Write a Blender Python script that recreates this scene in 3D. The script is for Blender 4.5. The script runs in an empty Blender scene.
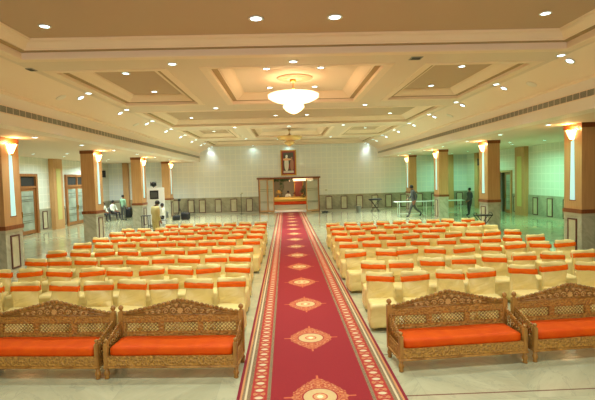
import bpy, bmesh, math, random
from mathutils import Vector, Matrix, noise
random.seed(7)
PI = math.pi
sc = bpy.context.scene
COL = sc.collection

# ------------------------------------------------------------------ materials
class X:
    nt = None
    def __init__(s, v): s.v = v
    def op(s, o, *a, clamp=False):
        n = X.nt.nodes.new('ShaderNodeMath'); n.operation = o; n.use_clamp = clamp
        for i, q in enumerate((s,) + a):
            q = q.v if isinstance(q, X) else q
            if isinstance(q, (int, float)): n.inputs[i].default_value = q
            else: X.nt.links.new(q, n.inputs[i])
        return X(n.outputs[0])
    def __add__(s, o): return s.op('ADD', o)
    def __radd__(s, o): return s.op('ADD', o)
    def __sub__(s, o): return s.op('SUBTRACT', o)
    def __rsub__(s, o): return X(o).op('SUBTRACT', s)
    def __mul__(s, o): return s.op('MULTIPLY', o)
    def __rmul__(s, o): return s.op('MULTIPLY', o)
    def __truediv__(s, o): return s.op('DIVIDE', o)
    def __pow__(s, o): return s.op('POWER', o)
    def __gt__(s, o): return s.op('GREATER_THAN', o)
    def __lt__(s, o): return s.op('LESS_THAN', o)
    def abs(s): return s.op('ABSOLUTE')
    def mod(s, o): return s.op('FLOORED_MODULO', o)
    def fract(s): return s.op('FRACT')
    def sin(s): return s.op('SINE')
    def sqrt(s): return s.op('SQRT')
    def clamp(s): return s.op('ADD', 0.0, clamp=True)
    def mx(s, o): return s.op('MAXIMUM', o)
    def mn(s, o): return s.op('MINIMUM', o)
    def within(s, a, b): return (s > a) * (s < b)

def c3(r, g, b):
    f = lambda u: (u/255/12.92) if u/255 <= .04045 else ((u/255+.055)/1.055)**2.4
    return (f(r), f(g), f(b), 1)

def mixc(a, b, fac):
    n = X.nt.nodes.new('ShaderNodeMix'); n.data_type = 'RGBA'
    for i, q in ((0, fac), (6, a), (7, b)):
        q = q.v if isinstance(q, X) else q
        if isinstance(q, (int, float)): n.inputs[i].default_value = q
        elif isinstance(q, tuple): n.inputs[i].default_value = q
        else: X.nt.links.new(q, n.inputs[i])
    return n.outputs[2]

def coords(kind='Object'):
    t = X.nt.nodes.new('ShaderNodeTexCoord')
    if kind == 'World':
        g = X.nt.nodes.new('ShaderNodeNewGeometry'); out = g.outputs['Position']
    else: out = t.outputs[kind]
    s = X.nt.nodes.new('ShaderNodeSeparateXYZ'); X.nt.links.new(out, s.inputs[0])
    return out, X(s.outputs[0]), X(s.outputs[1]), X(s.outputs[2])

def vec(x, y, z):
    n = X.nt.nodes.new('ShaderNodeCombineXYZ')
    for i, q in enumerate((x, y, z)):
        q = q.v if isinstance(q, X) else q
        if isinstance(q, (int, float)): n.inputs[i].default_value = q
        else: X.nt.links.new(q, n.inputs[i])
    return n.outputs[0]

def nz(v, scale=5, detail=3, rough=.5, dist=0):
    n = X.nt.nodes.new('ShaderNodeTexNoise'); n.inputs['Scale'].default_value = scale
    n.inputs['Detail'].default_value = detail; n.inputs['Roughness'].default_value = rough
    n.inputs['Distortion'].default_value = dist
    X.nt.links.new(v, n.inputs['Vector']); return X(n.outputs[0])

def vor(v, scale=5, feat='F1'):
    n = X.nt.nodes.new('ShaderNodeTexVoronoi'); n.inputs['Scale'].default_value = scale; n.feature = feat
    X.nt.links.new(v, n.inputs['Vector']); return X(n.outputs[0])

def mat(name, col, rough=.5, metal=0, fn=None, emit=None, es=0, **kw):
    m = bpy.data.materials.new(name); m.use_nodes = True; nt = m.node_tree; X.nt = nt
    p = nt.nodes['Principled BSDF']
    p.inputs['Base Color'].default_value = col
    p.inputs['Roughness'].default_value = rough; p.inputs['Metallic'].default_value = metal
    if emit: p.inputs['Emission Color'].default_value = emit; p.inputs['Emission Strength'].default_value = es
    for k, v in kw.items(): p.inputs[k.replace('_', ' ')].default_value = v
    if fn:
        r = fn()   # dict: col, bump(height X, strength, dist), rough
        if 'col' in r: nt.links.new(r['col'].v if isinstance(r['col'], X) else r['col'], p.inputs['Base Color'])
        if 'rough' in r: nt.links.new(r['rough'].v, p.inputs['Roughness'])
        if 'bump' in r:
            b = nt.nodes.new('ShaderNodeBump'); h, st, di = r['bump']
            b.inputs['Strength'].default_value = st; b.inputs['Distance'].default_value = di
            nt.links.new(h.v, b.inputs['Height']); nt.links.new(b.outputs[0], p.inputs['Normal'])
    return m

def f_noise(ca, cb, scale=4, stretch=(1, 1, 1), bump=None, detail=4, kind='Object'):
    def f():
        o, x, y, z = coords(kind)
        v = vec(x*stretch[0], y*stretch[1], z*stretch[2])
        n = nz(v, scale, detail)
        k = ((n - .35)*3.3).clamp()
        r = {'col': mixc(ca, cb, k)}
        if bump: r['bump'] = (n, bump[0], bump[1])
        return r
    return f

def f_wood(ca, cb, s=6):
    def f():
        o, x, y, z = coords('World')
        n = nz(vec(x*s, y*s, z*.35), 3, 4, .6)
        return {'col': mixc(ca, cb, ((n-.3)*2.4).clamp()), 'bump': (n, .05, .01)}
    return f

def f_floor():
    o, x, y, z = coords('World')
    tx = (x/1.25).op('FLOOR'); ty = (y/1.25).op('FLOOR')
    wn = X.nt.nodes.new('ShaderNodeTexWhiteNoise'); wn.noise_dimensions = '2D'
    X.nt.links.new(vec(tx, ty, 0), wn.inputs['Vector']); r = X(wn.outputs[0])
    sgn = (((tx+ty).mod(2)) > .5)*2 - 1
    n = nz(vec((x+sgn*y)*.75+r*9, (y-sgn*x)*.18+r*5, 0), 2.2, 6, .62, .6)
    c = mixc(c3(166, 163, 128), c3(192, 187, 150), ((n-.36)*3.2).clamp())
    c = mixc(c, c3(184, 180, 142), r*.5)
    n2 = nz(vec(x+sgn*y*.6, y*.5, 4), 1.1, 5, .7, 1.5)
    c = mixc(c, c3(146, 150, 122), (((n2-.5).abs() < .012))*.35)
    gx = ((x/1.25).fract()-.5).abs() > .4975; gy = ((y/1.25).fract()-.5).abs() > .4975
    c = mixc(c, c3(150, 150, 125), gx.mx(gy)*.45)
    ln = (y-5.16).abs() < .013; ln2 = (y-6.4).abs() < .011
    l3 = ((x.abs()-6.9).abs() < .02).mx((x.abs()-9.6).abs() < .02)
    c = mixc(c, c3(105, 62, 48), ln.mx(ln2).mx(l3)*.85)
    return {'col': c}

def f_carpet():
    o, x, y, z = coords('World')
    u = x + .01; au = u.abs(); ax = x.abs()
    red = c3(176, 22, 36); c = red
    fz = nz(o, 60, 2)
    c = mixc(c3(132, 14, 20), c3(152, 21, 27), fz)
    # medallions
    P = 1.97
    v = (y-5.2+P/2).mod(P) - P/2; av = v.abs()
    nn = nz(vec(au*26, av*26, 0), 1, 3); nn2 = nz(vec(au*42, av*42, 3), 1, 2)
    d = ((au/.345)**1.3 + (av/.50)**1.3) + (((av*40).sin()*(au*46).sin())*.07)
    org = mixc(c3(170, 70, 38), c3(200, 124, 70), ((nn-.38)*4).clamp())
    org = mixc(org, c3(160, 24, 30), (nn2 > .57)*.75)
    org = mixc(org, c3(214, 170, 124), (nn2 < .37)*.8)
    c = mixc(c, org, d < 1)
    sp = ((av < .014)*(au < .43)).mx((au < .014)*(av < .57))
    c = mixc(c, c3(205, 105, 60), sp*(d > 1)*.85)
    rr = (au*au + av*av).sqrt()
    c = mixc(c, c3(150, 24, 30), rr < .215)
    cr = mixc(c3(196, 160, 100), c3(210, 180, 126), nn)
    c = mixc(c, cr, rr < .197)
    c = mixc(c, c3(190, 70, 50), rr.within(.075, .092))
    c = mixc(c, c3(214, 140, 84), (rr < .075)*(nn2 > .5))
    c = mixc(c, c3(244, 224, 170), rr < .035)
    # border stripes
    def band(c, a, b, col): return mixc(c, col, ax.within(a, b))
    braid = mixc(c3(60, 58, 46), c3(176, 138, 92), (((y*34 + ax*60).fract()) > .52))
    c = band(c, .598, .64, braid)
    t = (y/.19).fract()-.5
    e1 = (((ax-.737)/.05)**2 + (t*.19/.034)**2) < 1
    t2 = ((y/.19)+.5).fract()-.5
    e2 = (((ax-.737)/.042)**2 + (t2*.19/.03)**2)
    sd = (((ax-.79)/.022)**2 + (t2*.19/.038)**2) < 1
    sd2 = (((ax-.684)/.022)**2 + (t2*.19/.038)**2) < 1
    sm = (((ax-.79)/.012)**2 + (t*.19/.03)**2) < 1
    sm2 = (((ax-.684)/.012)**2 + (t*.19/.03)**2) < 1
    bc = mixc(c3(156, 30, 24), c3(176, 52, 34), nz(vec(x*50, y*50, 0), 1, 2))
    bc = mixc(bc, c3(188, 120, 72), sd.mx(sd2)*.9)
    bc = mixc(bc, c3(182, 94, 62), sm.mx(sm2)*.9)
    bc = mixc(bc, c3(192, 124, 82), e2.within(.35, 1.1))
    bc = mixc(bc, c3(208, 188, 146), e1)
    c = band(c, .64, .835, bc)
    c = band(c, .835, .88, braid)
    c = band(c, .88, .906, c3(206, 186, 144))
    c = band(c, .906, .936, braid)
    c = band(c, .936, .962, c3(196, 134, 80))
    c = band(c, .962, 1.2, c3(128, 8, 28))
    return {'col': c, 'bump': (fz, .25, .004)}

def f_tile(ca, cb, g, axis=0):
    # faint square grid of wall panelling
    def f():
        o, x, y, z = coords('World')
        h = x if axis == 0 else y
        a = ((h/g).fract()-.5).abs(); b = ((z/g).fract()-.5).abs()
        ln = (a > .44).mx(b > .44)
        n = nz(o, 3, 2)
        c = mixc(ca, cb, n)
        c = mixc(c, c3(246, 244, 234), ln*.6)
        return {'col': c, 'bump': (ln, .3, .004)}
    return f

def f_marble(period=1.22, off=0., axis=0, ca=c3(134, 128, 106), cb=c3(182, 173, 144)):
    def f():
        o, x, y, z = coords('World')
        h = x if axis == 0 else y
        t = ((h+off)/period).fract()-.5
        tri = t.abs()*2          # 0 centre 1 edges
        dmd = ((z-.1)/1.15 - tri)
        n = nz(vec(h*1.6+z*2.2, z*1.5-h*.5, 0), 2.4, 5, .6, .8)
        k = ((dmd*3).clamp()*.45 + ((n-.4)*2.6).clamp()*.55).clamp()
        c = mixc(ca, cb, k)
        return {'col': c}
    return f

def f_marble_p():
    o, x, y, z = coords('World')
    n = nz(vec((x+y)*1.2 + z*1.1, z*.6-(x+y)*.4, 0), 3.2, 5, .6, .7)
    return {'col': mixc(c3(164, 160, 138), c3(200, 195, 172), ((n-.32)*2.6).clamp())}

def f_carved(ca, cb):
    def f():
        o, x, y, z = coords('Object')
        w = (vor(o, 34)*1.2).clamp(); n = nz(o, 22, 3)
        k = (w*.7+n*.5).clamp()
        return {'col': mixc(ca, cb, k), 'bump': ((1.0-w), .9, .012)}
    return f

def f_cloth():
    o, x, y, z = coords('Object')
    n = nz(vec(x*1.6+z*1.6, y*2, z*3.4-x*1.8), 1.5, 2, .4, 1.6)
    return {'col': mixc(c3(224, 200, 124), c3(238, 215, 142), n), 'bump': (n, .4, .05)}

def f_picture():
    o, x, y, z = coords('World')
    c = mixc(c3(52, 48, 38), c3(96, 84, 60), nz(o, 3, 3))
    zz = (z-3.82)
    fig = ((((x+.22)/.17)**2 + ((zz+.1)/.55)**2) < 1).mx((((x+.2)/.09)**2+((zz-.5)/.11)**2) < 1)
    arms = (((x+.2)/.36)**2 + ((zz-.26)/.09)**2) < 1
    f2 = ((((x-.2)/.14)**2 + ((zz+.18)/.48)**2) < 1).mx((((x-.18)/.07)**2+((zz-.36)/.09)**2) < 1)
    c = mixc(c, c3(176, 120, 92), f2)
    c = mixc(c, c3(232, 222, 205), fig); c = mixc(c, c3(236, 176, 128), arms)
    c = mixc(c, c3(150, 40, 30), (((x-.0)/.05)**2+((zz+.3)/.22)**2) < 1)
    c = mixc(c, c3(214, 206, 200), zz < -.62)
    return {'col': c}

M = {}
M['floor'] = mat('polished_marble_floor', c3(210, 208, 180), .13, fn=f_floor)
M['carpet'] = mat('red_carpet', c3(170, 20, 34), .9, fn=f_carpet)
M['ceil'] = mat('cream_ceiling_paint', c3(232, 212, 192), .75)
M['mould'] = mat('cream_moulding_paint', c3(244, 220, 196), .6)
M['panel'] = mat('tan_coffer_paint', c3(198, 168, 140), .75)
M['ledge'] = mat('tan_ledge', c3(178, 150, 110), .8)  # coffer ledge strip, darker than the moulding around it
M['fascia'] = mat('ivory_paint', c3(240, 228, 214), .6)
M['grilleb'] = mat('brown_grille_backing', c3(92, 84, 68), .7)
M['grille'] = mat('grey_grille', c3(150, 143, 126), .5)
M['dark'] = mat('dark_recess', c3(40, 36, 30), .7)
M['wallb'] = mat('tiled_wall_back', c3(195, 192, 168), .45, fn=f_tile(c3(226, 228, 226), c3(232, 233, 232), .415, 0))
M['walls'] = mat('tiled_wall_side', c3(195, 192, 168), .45, fn=f_tile(c3(222, 224, 212), c3(228, 230, 218), .415, 1))
M['marb'] = mat('marble_wainscot_back', c3(150, 145, 120), .3, fn=f_marble(1.22, .61))
M['marbs'] = mat('marble_wainscot_side', c3(150, 145, 120), .3, fn=f_marble(1.4, .0, 1, c3(150, 148, 128), c3(192, 188, 164)))
M['marbp'] = mat('veined_marble', c3(170, 165, 138), .25, fn=f_marble_p)
M['skirt'] = mat('pale_marble', c3(186, 180, 155), .3)
M['maroon'] = mat('maroon_stone', c3(98, 50, 40), .35)
M['inset'] = mat('cream_stone', c3(196, 188, 158), .35, fn=f_noise(c3(186, 178, 146), c3(204, 196, 166), 3))
M['wood'] = mat('honey_veneer', c3(190, 132, 70), .4, fn=f_wood(c3(194, 144, 92), c3(210, 162, 110)))
M['wood_d'] = mat('reddish_wood_trim', c3(140, 74, 34), .4, fn=f_wood(c3(124, 62, 26), c3(150, 84, 40)))
M['door'] = mat('teak_door', c3(150, 94, 44), .35, fn=f_wood(c3(138, 86, 42), c3(164, 106, 56)))
M['glassf'] = mat('frosted_glass', c3(190, 198, 184), .2, fn=f_noise(c3(136, 146, 130), c3(166, 174, 158), 1.5))
M['etch'] = mat('etched_bars', c3(96, 92, 76), .4)
M['yel'] = mat('pale_yellow_panel', c3(206, 196, 120), .45)
M['black'] = mat('black_plastic', c3(24, 24, 26), .45)
M['blackm'] = mat('black_metal', c3(40, 38, 36), .4, metal=.6)
M['white'] = mat('white_plastic', c3(232, 234, 230), .4)
M['whitel'] = mat('white_laminate', c3(210, 226, 214), .35)
M['greym'] = mat('grey_metal', c3(140, 140, 136), .35, metal=.7)
M['cloth'] = mat('cream_satin', c3(222, 200, 132), .36, fn=f_cloth, Specular_IOR_Level=.4)
M['sash'] = mat('orange_satin', c3(236, 84, 20), .45, fn=f_noise(c3(230, 92, 0), c3(242, 106, 0), 9, (1, 1, 4), (.3, .01)), Specular_IOR_Level=.2)
M['cush'] = mat('orange_cushion_fabric', c3(232, 74, 10), .6, fn=f_noise(c3(206, 72, 0), c3(216, 84, 0), 5, (1, 1, 1), (.25, .02)), Specular_IOR_Level=.2)
M['carved'] = mat('carved_sheesham_wood', c3(150, 96, 44), .42, fn=f_carved(c3(98, 62, 16), c3(186, 136, 58)))
M['carvedl'] = mat('plain_turned_wood', c3(150, 96, 44), .35, fn=f_noise(c3(132, 86, 28), c3(186, 136, 64), 8, (1, 1, .3)))
M['carvedd'] = mat('shade_toned_carved_wood', c3(110, 70, 24), .45, fn=f_carved(c3(84, 52, 14), c3(168, 124, 54)))  # crest wood darkened, the shadows behind the carvings put into its colour
M['carvedh'] = mat('pale_carving', c3(196, 152, 88), .4)  # paler than the crest panel so the scrolls stand out
M['gold'] = mat('gilded_wood', c3(190, 140, 50), .35, metal=.5)
M['brass'] = mat('brass', c3(196, 150, 70), .3, metal=.9)
M['crystal'] = mat('lit_crystal', c3(250, 230, 190), .2, emit=(1, .80, .50, 1), es=2.0)
M['crystal2'] = mat('unlit_amber_crystal_glow', c3(214, 178, 96), .15, metal=.35, emit=(1, .72, .3, 1), es=.12)  # chandelier is off; a faint amber glow is added to its crystal
M['sconce'] = mat('lit_sconce_glass', c3(255, 220, 170), .3, emit=(1, .62, .25, 1), es=9)
M['strip'] = mat('lit_strip_panel', c3(150, 190, 186), .3, emit=(.56, .90, .86, 1), es=.7)
M['lens'] = mat('lamp_lens', c3(255, 255, 255), .3, emit=(.72, .98, 1, 1), es=7)
M['lensg'] = mat('lamp_lens_green', c3(240, 255, 250), .3, emit=(.6, 1, .85, 1), es=9)
M['picture'] = mat('painted_portrait', c3(90, 80, 60), .4, fn=f_picture)
M['mat_red'] = mat('red_mount', c3(150, 50, 44), .6)
M['skin'] = mat('skin', c3(142, 92, 66), .55)
M['hair'] = mat('black_hair', c3(22, 18, 16), .6)
M['sh_yellow'] = mat('mustard_shirt_cloth', c3(186, 168, 106), .8)
M['sh_green'] = mat('sage_shirt_cloth', c3(128, 160, 128), .8)
M['sh_white'] = mat('white_shirt_cloth', c3(226, 224, 206), .8)
M['sh_grey'] = mat('charcoal_cloth', c3(70, 74, 74), .85)
M['tr_dark'] = mat('dark_trouser_cloth', c3(48, 46, 46), .85)
M['tr_grey'] = mat('grey_trouser_cloth', c3(78, 78, 74), .85)
M['shoe'] = mat('black_shoe_leather', c3(20, 18, 18), .35)
M['leaf'] = mat('green_leaves', c3(60, 92, 44), .6)
M['redp'] = mat('red_backdrop', c3(126, 54, 34), .7)
M['orangec'] = mat('orange_cloth', c3(240, 84, 24), .7)
M['yellowc'] = mat('yellow_cloth', c3(226, 190, 96), .7)
M['lobby'] = mat('beige_lobby_paint', c3(138, 126, 98), .7)
M['warmlight'] = mat('warm_light_panel', c3(255, 220, 160), .4, emit=(1, .75, .42, 1), es=2.2)

def f_glass():
    return {}
def glass(name, col, mixf):
    m = bpy.data.materials.new(name); m.use_nodes = True; nt = m.node_tree
    p = nt.nodes['Principled BSDF']; out = nt.nodes['Material Output']
    p.inputs['Base Color'].default_value = col; p.inputs['Roughness'].default_value = .12
    t = nt.nodes.new('ShaderNodeBsdfTransparent'); mx = nt.nodes.new('ShaderNodeMixShader')
    mx.inputs[0].default_value = mixf
    nt.links.new(t.outputs[0], mx.inputs[1]); nt.links.new(p.outputs[0], mx.inputs[2])
    nt.links.new(mx.outputs[0], out.inputs[0]); return m
M['glass'] = glass('door_glass', c3(246, 244, 228), .38)  # pale base colour stands in for bright reflections on the panes

# ------------------------------------------------------------------ mesh building
class MB:
    def __init__(s): s.bm = bmesh.new()
    def box(s, x0, x1, y0, y1, z0, z1, mt=None):
        mt = mt or Matrix()
        v = [s.bm.verts.new(mt @ Vector(p)) for p in ((x0,y0,z0),(x1,y0,z0),(x1,y1,z0),(x0,y1,z0),(x0,y0,z1),(x1,y0,z1),(x1,y1,z1),(x0,y1,z1))]
        for f in ((3,2,1,0),(4,5,6,7),(0,1,5,4),(1,2,6,5),(2,3,7,6),(3,0,4,7)): s.bm.faces.new([v[i] for i in f])
        return s
    def quad(s, *pts): s.bm.faces.new([s.bm.verts.new(p) for p in pts]); return s
    def lathe(s, prof, c=(0,0,0), seg=16, mt=None, smooth=True, sx=1, sy=1):
        mt = mt or Matrix(); rings = []
        for r, z in prof:
            if r < 1e-5: rings.append([s.bm.verts.new(mt @ Vector((c[0], c[1], c[2]+z)))])
            else: rings.append([s.bm.verts.new(mt @ Vector((c[0]+sx*r*math.cos(2*PI*k/seg), c[1]+sy*r*math.sin(2*PI*k/seg), c[2]+z))) for k in range(seg)])
        for a, b in zip(rings, rings[1:]):
            for k in range(seg):
                k2 = (k+1) % seg
                vs = [a[k % len(a)], a[k2 % len(a)], b[k2 % len(b)], b[k % len(b)]]
                u = []
                for q in vs:
                    if q not in u: u.append(q)
                if len(u) > 2:
                    try: f = s.bm.faces.new(u); f.smooth = smooth
                    except ValueError: pass
        for rg, rev in ((rings[0], True), (rings[-1], False)):
            if len(rg) > 2:
                try: s.bm.faces.new(rg[::-1] if rev else rg)
                except ValueError: pass
        return s
    def tube(s, pts, r, seg=8, mt=None):
        mt = mt or Matrix(); pts = [Vector(p) for p in pts]; rings = []
        for i, p in enumerate(pts):
            d = (pts[min(i+1, len(pts)-1)] - pts[max(i-1, 0)]).normalized()
            a = d.cross(Vector((0,0,1)));
            if a.length < .05: a = d.cross(Vector((0,1,0)))
            a.normalize(); b = d.cross(a)
            rr = r[i] if isinstance(r, (list, tuple)) else r
            rings.append([s.bm.verts.new(mt @ (p + a*rr*math.cos(2*PI*k/seg) + b*rr*math.sin(2*PI*k/seg))) for k in range(seg)])
        for a, b in zip(rings, rings[1:]):
            for k in range(seg):
                f = s.bm.faces.new([a[k], a[(k+1) % seg], b[(k+1) % seg], b[k]]); f.smooth = True
        s.bm.faces.new(rings[0][::-1]); s.bm.faces.new(rings[-1]); return s
    def prism(s, outline, y0, y1, mt=None):     # outline in XZ
        mt = mt or Matrix()
        a = [s.bm.verts.new(mt @ Vector((x, y0, z))) for x, z in outline]
        b = [s.bm.verts.new(mt @ Vector((x, y1, z))) for x, z in outline]
        s.bm.faces.new(a); s.bm.faces.new(b[::-1]); n = len(a)
        for i in range(n): s.bm.faces.new([a[(i+1) % n], a[i], b[i], b[(i+1) % n]])
        return s
    def rbox(s, x0, x1, y0, y1, z0, z1, r, n=(6,4,6), disp=None, mt=None):
        # rounded, subdivided box with optional displacement
        mt = mt or Matrix(); cache = {}
        def P(i, j, k):
            key = (i, j, k)
            if key in cache: return cache[key]
            p = Vector((x0+(x1-x0)*i/n[0], y0+(y1-y0)*j/n[1], z0+(z1-z0)*k/n[2]))
            q = Vector((min(max(p.x, x0+r), x1-r), min(max(p.y, y0+r), y1-r), min(max(p.z, z0+r), z1-r)))
            d = p-q; nn = d.normalized() if d.length > 1e-6 else Vector((0,0,0))
            w = q + nn*r
            if disp: w = disp(w, nn)
            cache[key] = s.bm.verts.new(mt @ w); return cache[key]
        def F(*k):
            f = s.bm.faces.new([P(*a) for a in k]); f.smooth = True
        for i in range(n[0]):
            for k in range(n[2]):
                F((i,0,k),(i+1,0,k),(i+1,0,k+1),(i,0,k+1)); F((i,n[1],k),(i,n[1],k+1),(i+1,n[1],k+1),(i+1,n[1],k))
            for j in range(n[1]):
                F((i,j,0),(i,j+1,0),(i+1,j+1,0),(i+1,j,0)); F((i,j,n[2]),(i+1,j,n[2]),(i+1,j+1,n[2]),(i,j+1,n[2]))
        for j in range(n[1]):
            for k in range(n[2]):
                F((0,j,k),(0,j,k+1),(0,j+1,k+1),(0,j+1,k)); F((n[0],j,k),(n[0],j+1,k),(n[0],j+1,k+1),(n[0],j,k+1))
        return s
    def sphere(s, c, r, seg=10, sc_=(1,1,1), mt=None):
        n = max(4, seg//2+1)
        prof = [(r*math.sin(PI*i/n), -r*sc_[2]*math.cos(PI*i/n)) for i in range(n+1)]
        prof[0] = (0, prof[0][1]); prof[-1] = (0, prof[-1][1])
        return s.lathe(prof, c, seg, mt, sx=sc_[0], sy=sc_[1])
    def build(s, name, m, parent=None, bevel=0, loc=None):
        bmesh.ops.recalc_face_normals(s.bm, faces=s.bm.faces) if name != 'ceiling' else None
        if bevel: bmesh.ops.bevel(s.bm, geom=[e for e in s.bm.edges if e.calc_face_angle(0) > .6], offset=bevel, segments=2, affect='EDGES', profile=.5)
        me = bpy.data.meshes.new(name); s.bm.to_mesh(me); s.bm.free()
        for q in (m if isinstance(m, (list, tuple)) else [m]): me.materials.append(M[q] if isinstance(q, str) else q)
        o = bpy.data.objects.new(name, me); COL.objects.link(o)
        if parent: o.parent = parent
        if loc: o.location = loc
        return o

def tag(o, label, cat, group=None, kind=None):
    if label: o['label'] = label
    if cat: o['category'] = cat
    if group: o['group'] = group
    if kind: o['kind'] = kind
    return o
def struct(o, label=None): o['kind'] = 'structure'; o['label'] = label or o.name.replace('_', ' '); o['category'] = o.name.split('_')[0].split('.')[0]; return o
def empty(name, loc=(0,0,0), rz=0):
    o = bpy.data.objects.new(name, None); o.empty_display_size = .1; COL.objects.link(o)
    o.location = loc; o.rotation_euler = (0, 0, rz); return o
def copy_tree(o, parent=None):
    c = o.copy(); COL.objects.link(c)
    if parent: c.parent = parent
    for ch in list(o.children): copy_tree(ch, c)
    return c
ORD = ['zeroth','first','second','third','fourth','fifth','sixth','seventh','eighth','ninth','tenth','eleventh','twelfth']
def area(loc, energy, col=(1,1,1), size=.16, rot=(0,0,0), spread=2.4, shape='DISK'):
    d = bpy.data.lights.new('area_beam', 'AREA'); d.shape = shape; d.size = size; d.energy = energy; d.color = col; d.spread = spread
    o = bpy.data.objects.new('area_beam', d); COL.objects.link(o); o.location = loc; o.rotation_euler = rot; return o
def point(loc, energy, col, r=.08, parent=None):
    d = bpy.data.lights.new('lamp_glow', 'POINT'); d.energy = energy; d.color = col; d.shadow_soft_size = r
    o = bpy.data.objects.new('lamp_glow', d); COL.objects.link(o); o.location = loc
    if parent: o.parent = parent
    return o

# ------------------------------------------------------------------ room shell
HB, HF, HC, HA = 4.04, 4.74, 5.19, 4.12     # beam soffit, fascia top, main ceiling, aisle ceiling
BX, PX, SX = 6.86, 8.58, 14.02
YW, YWA, YN = 35.0, 35.3, -6.0
struct(MB().box(-SX-.3, SX+.3, YN-.3, 48, -.2, 0).build('floor', 'floor'), 'polished cream marble floor')

# ceiling: flat level pierced by the coffers
OP = []   # x0,x1,y0,y1,panelz,inset
OP.append((-5.68, 5.68, 2.3, 9.5, .285, .43, 'panel', .13))
for yc in (13.05, 25.65):
    OP.append((-2.05, 2.05, yc-2.43, yc+2.43, .29, .43, 'ceil', .085))
    OP.append((-5.60, -3.2, yc-2.35, yc+2.3, .265, .43, 'panel', .075)); OP.append((3.2, 5.60, yc-2.35, yc+2.3, .265, .43, 'panel', .075))
OP.append((-5.62, 5.62, 17.05, 21.65, .265, .43, 'panel', .075))
OP.append((-5.62, 5.62, 29.75, 34.05, .265, .43, 'panel', .075))
OP.append((-5.62, 5.62, -4.6, .6, .285, .43, 'panel', .13))
xs = sorted({-6.0, 6.0} | {a for o in OP for a in o[:2]}); ys = sorted({YN, YW} | {a for o in OP for a in o[2:4]})
cb = MB()
for i in range(len(xs)-1):
    for j in range(len(ys)-1):
        mx_, my_ = (xs[i]+xs[i+1])/2, (ys[j]+ys[j+1])/2
        if any(o[0] < mx_ < o[1] and o[2] < my_ < o[3] for o in OP): continue
        cb.quad((xs[i], ys[j], HC), (xs[i], ys[j+1], HC), (xs[i+1], ys[j+1], HC), (xs[i+1], ys[j], HC))
ceil = struct(cb.build('ceiling', 'ceil'), 'cream coffered main ceiling')
for (x0, x1, y0, y1, pz, ins, pm, rs) in OP:
    def loop(d, z): return [(x0+d, y0+d, HC+z), (x1-d, y0+d, HC+z), (x1-d, y1-d, HC+z), (x0+d, y1-d, HC+z)]
    # outer raised border, riser, dark ledge, crown moulding
    prof = [(-.2, 0), (-.2, -.012), (-.02, -.012), (0, 0), (0, rs), (.15, rs), (.155, rs+.02), (.19, rs+.025), (.24, rs+.06), (.30, rs+.11), (.38, pz-.03), (.395, pz-.03), (.40, pz-.012), (ins, pz-.012), (ins, pz)]
    mbm = MB(); L = [[mbm.bm.verts.new(p) for p in loop(d, z)] for d, z in prof]
    for q, (a, b) in enumerate(zip(L, L[1:])):
        for k in range(4): mbm.bm.faces.new([a[k], a[(k+1) % 4], b[(k+1) % 4], b[k]]).material_index = 1 if q == 4 else 0
    mbm.build('coffer_moulding', ['mould', 'ledge'], ceil)
    MB().quad(*loop(ins, pz)).build('coffer_panel', pm, ceil)
    if pm == 'ceil':   # plaster rose over the chandelier
        MB().lathe([(.52, 0), (.50, -.02), (.46, -.03), (.3, -.03), (.28, -.045), (0, -.045)], ((x0+x1)/2, (y0+y1)/2, HC+pz), 32).build('ceiling_rose', 'panel', ceil)
for s in (-1, 1):
    side = 'left' if s < 0 else 'right'
    b = MB()
    b.quad((s*6.0, YN, HC), (s*6.0, YW, HC), (s*6.06, YW, HC-.03), (s*6.06, YN, HC-.03))
    b.quad((s*6.06, YN, HC-.03), (s*6.06, YW, HC-.03), (s*6.80, YW, HF+.07), (s*6.80, YN, HF+.07))
    b.quad((s*6.80, YN, HF+.07), (s*6.80, YW, HF+.07), (s*6.80, YW, HF+.03), (s*6.80, YN, HF+.03))
    b.quad((s*6.80, YN, HF+.03), (s*6.80, YW, HF+.03), (s*BX, YW, HF), (s*BX, YN, HF))
    b.build('ceiling_slope', 'mould', ceil)
    b = MB().box(min(s*BX, s*(BX+.5)), max(s*BX, s*(BX+.5)), YN, YW, HB, HF+.3)
    b.build('ceiling_beam', 'fascia', ceil)
    a0, a1 = sorted((s*(BX+.5), s*9.25))
    MB().box(a0, a1, YN, YWA, HB, HB+.3).build('aisle_soffit', 'ceil', ceil)
    a0, a1 = sorted((s*9.25, s*SX))
    MB().box(a0, a1, YN, YWA, HA, HA+.3).build('aisle_ceiling', 'ceil', ceil)

def wainscot_frames(parent, spots, place, w=.5, z0=.13, z1=1.14, pr='front'):
    for t in spots:
        mt = place(t)
        fr = MB()
        fr.box(-w/2, w/2, -.035, 0, z0, z0+.05, mt).box(-w/2, w/2, -.035, 0, z1-.05, z1, mt)
        fr.box(-w/2, -w/2+.05, -.035, 0, z0+.05, z1-.05, mt).box(w/2-.05, w/2, -.035, 0, z0+.05, z1-.05, mt)
        f = fr.build('panel_frame', 'maroon', parent)
        MB().box(-w/2+.05, w/2-.05, -.018, 0, z0+.05, z1-.05, mt).build('inset_panel', 'inset', f)

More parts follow.
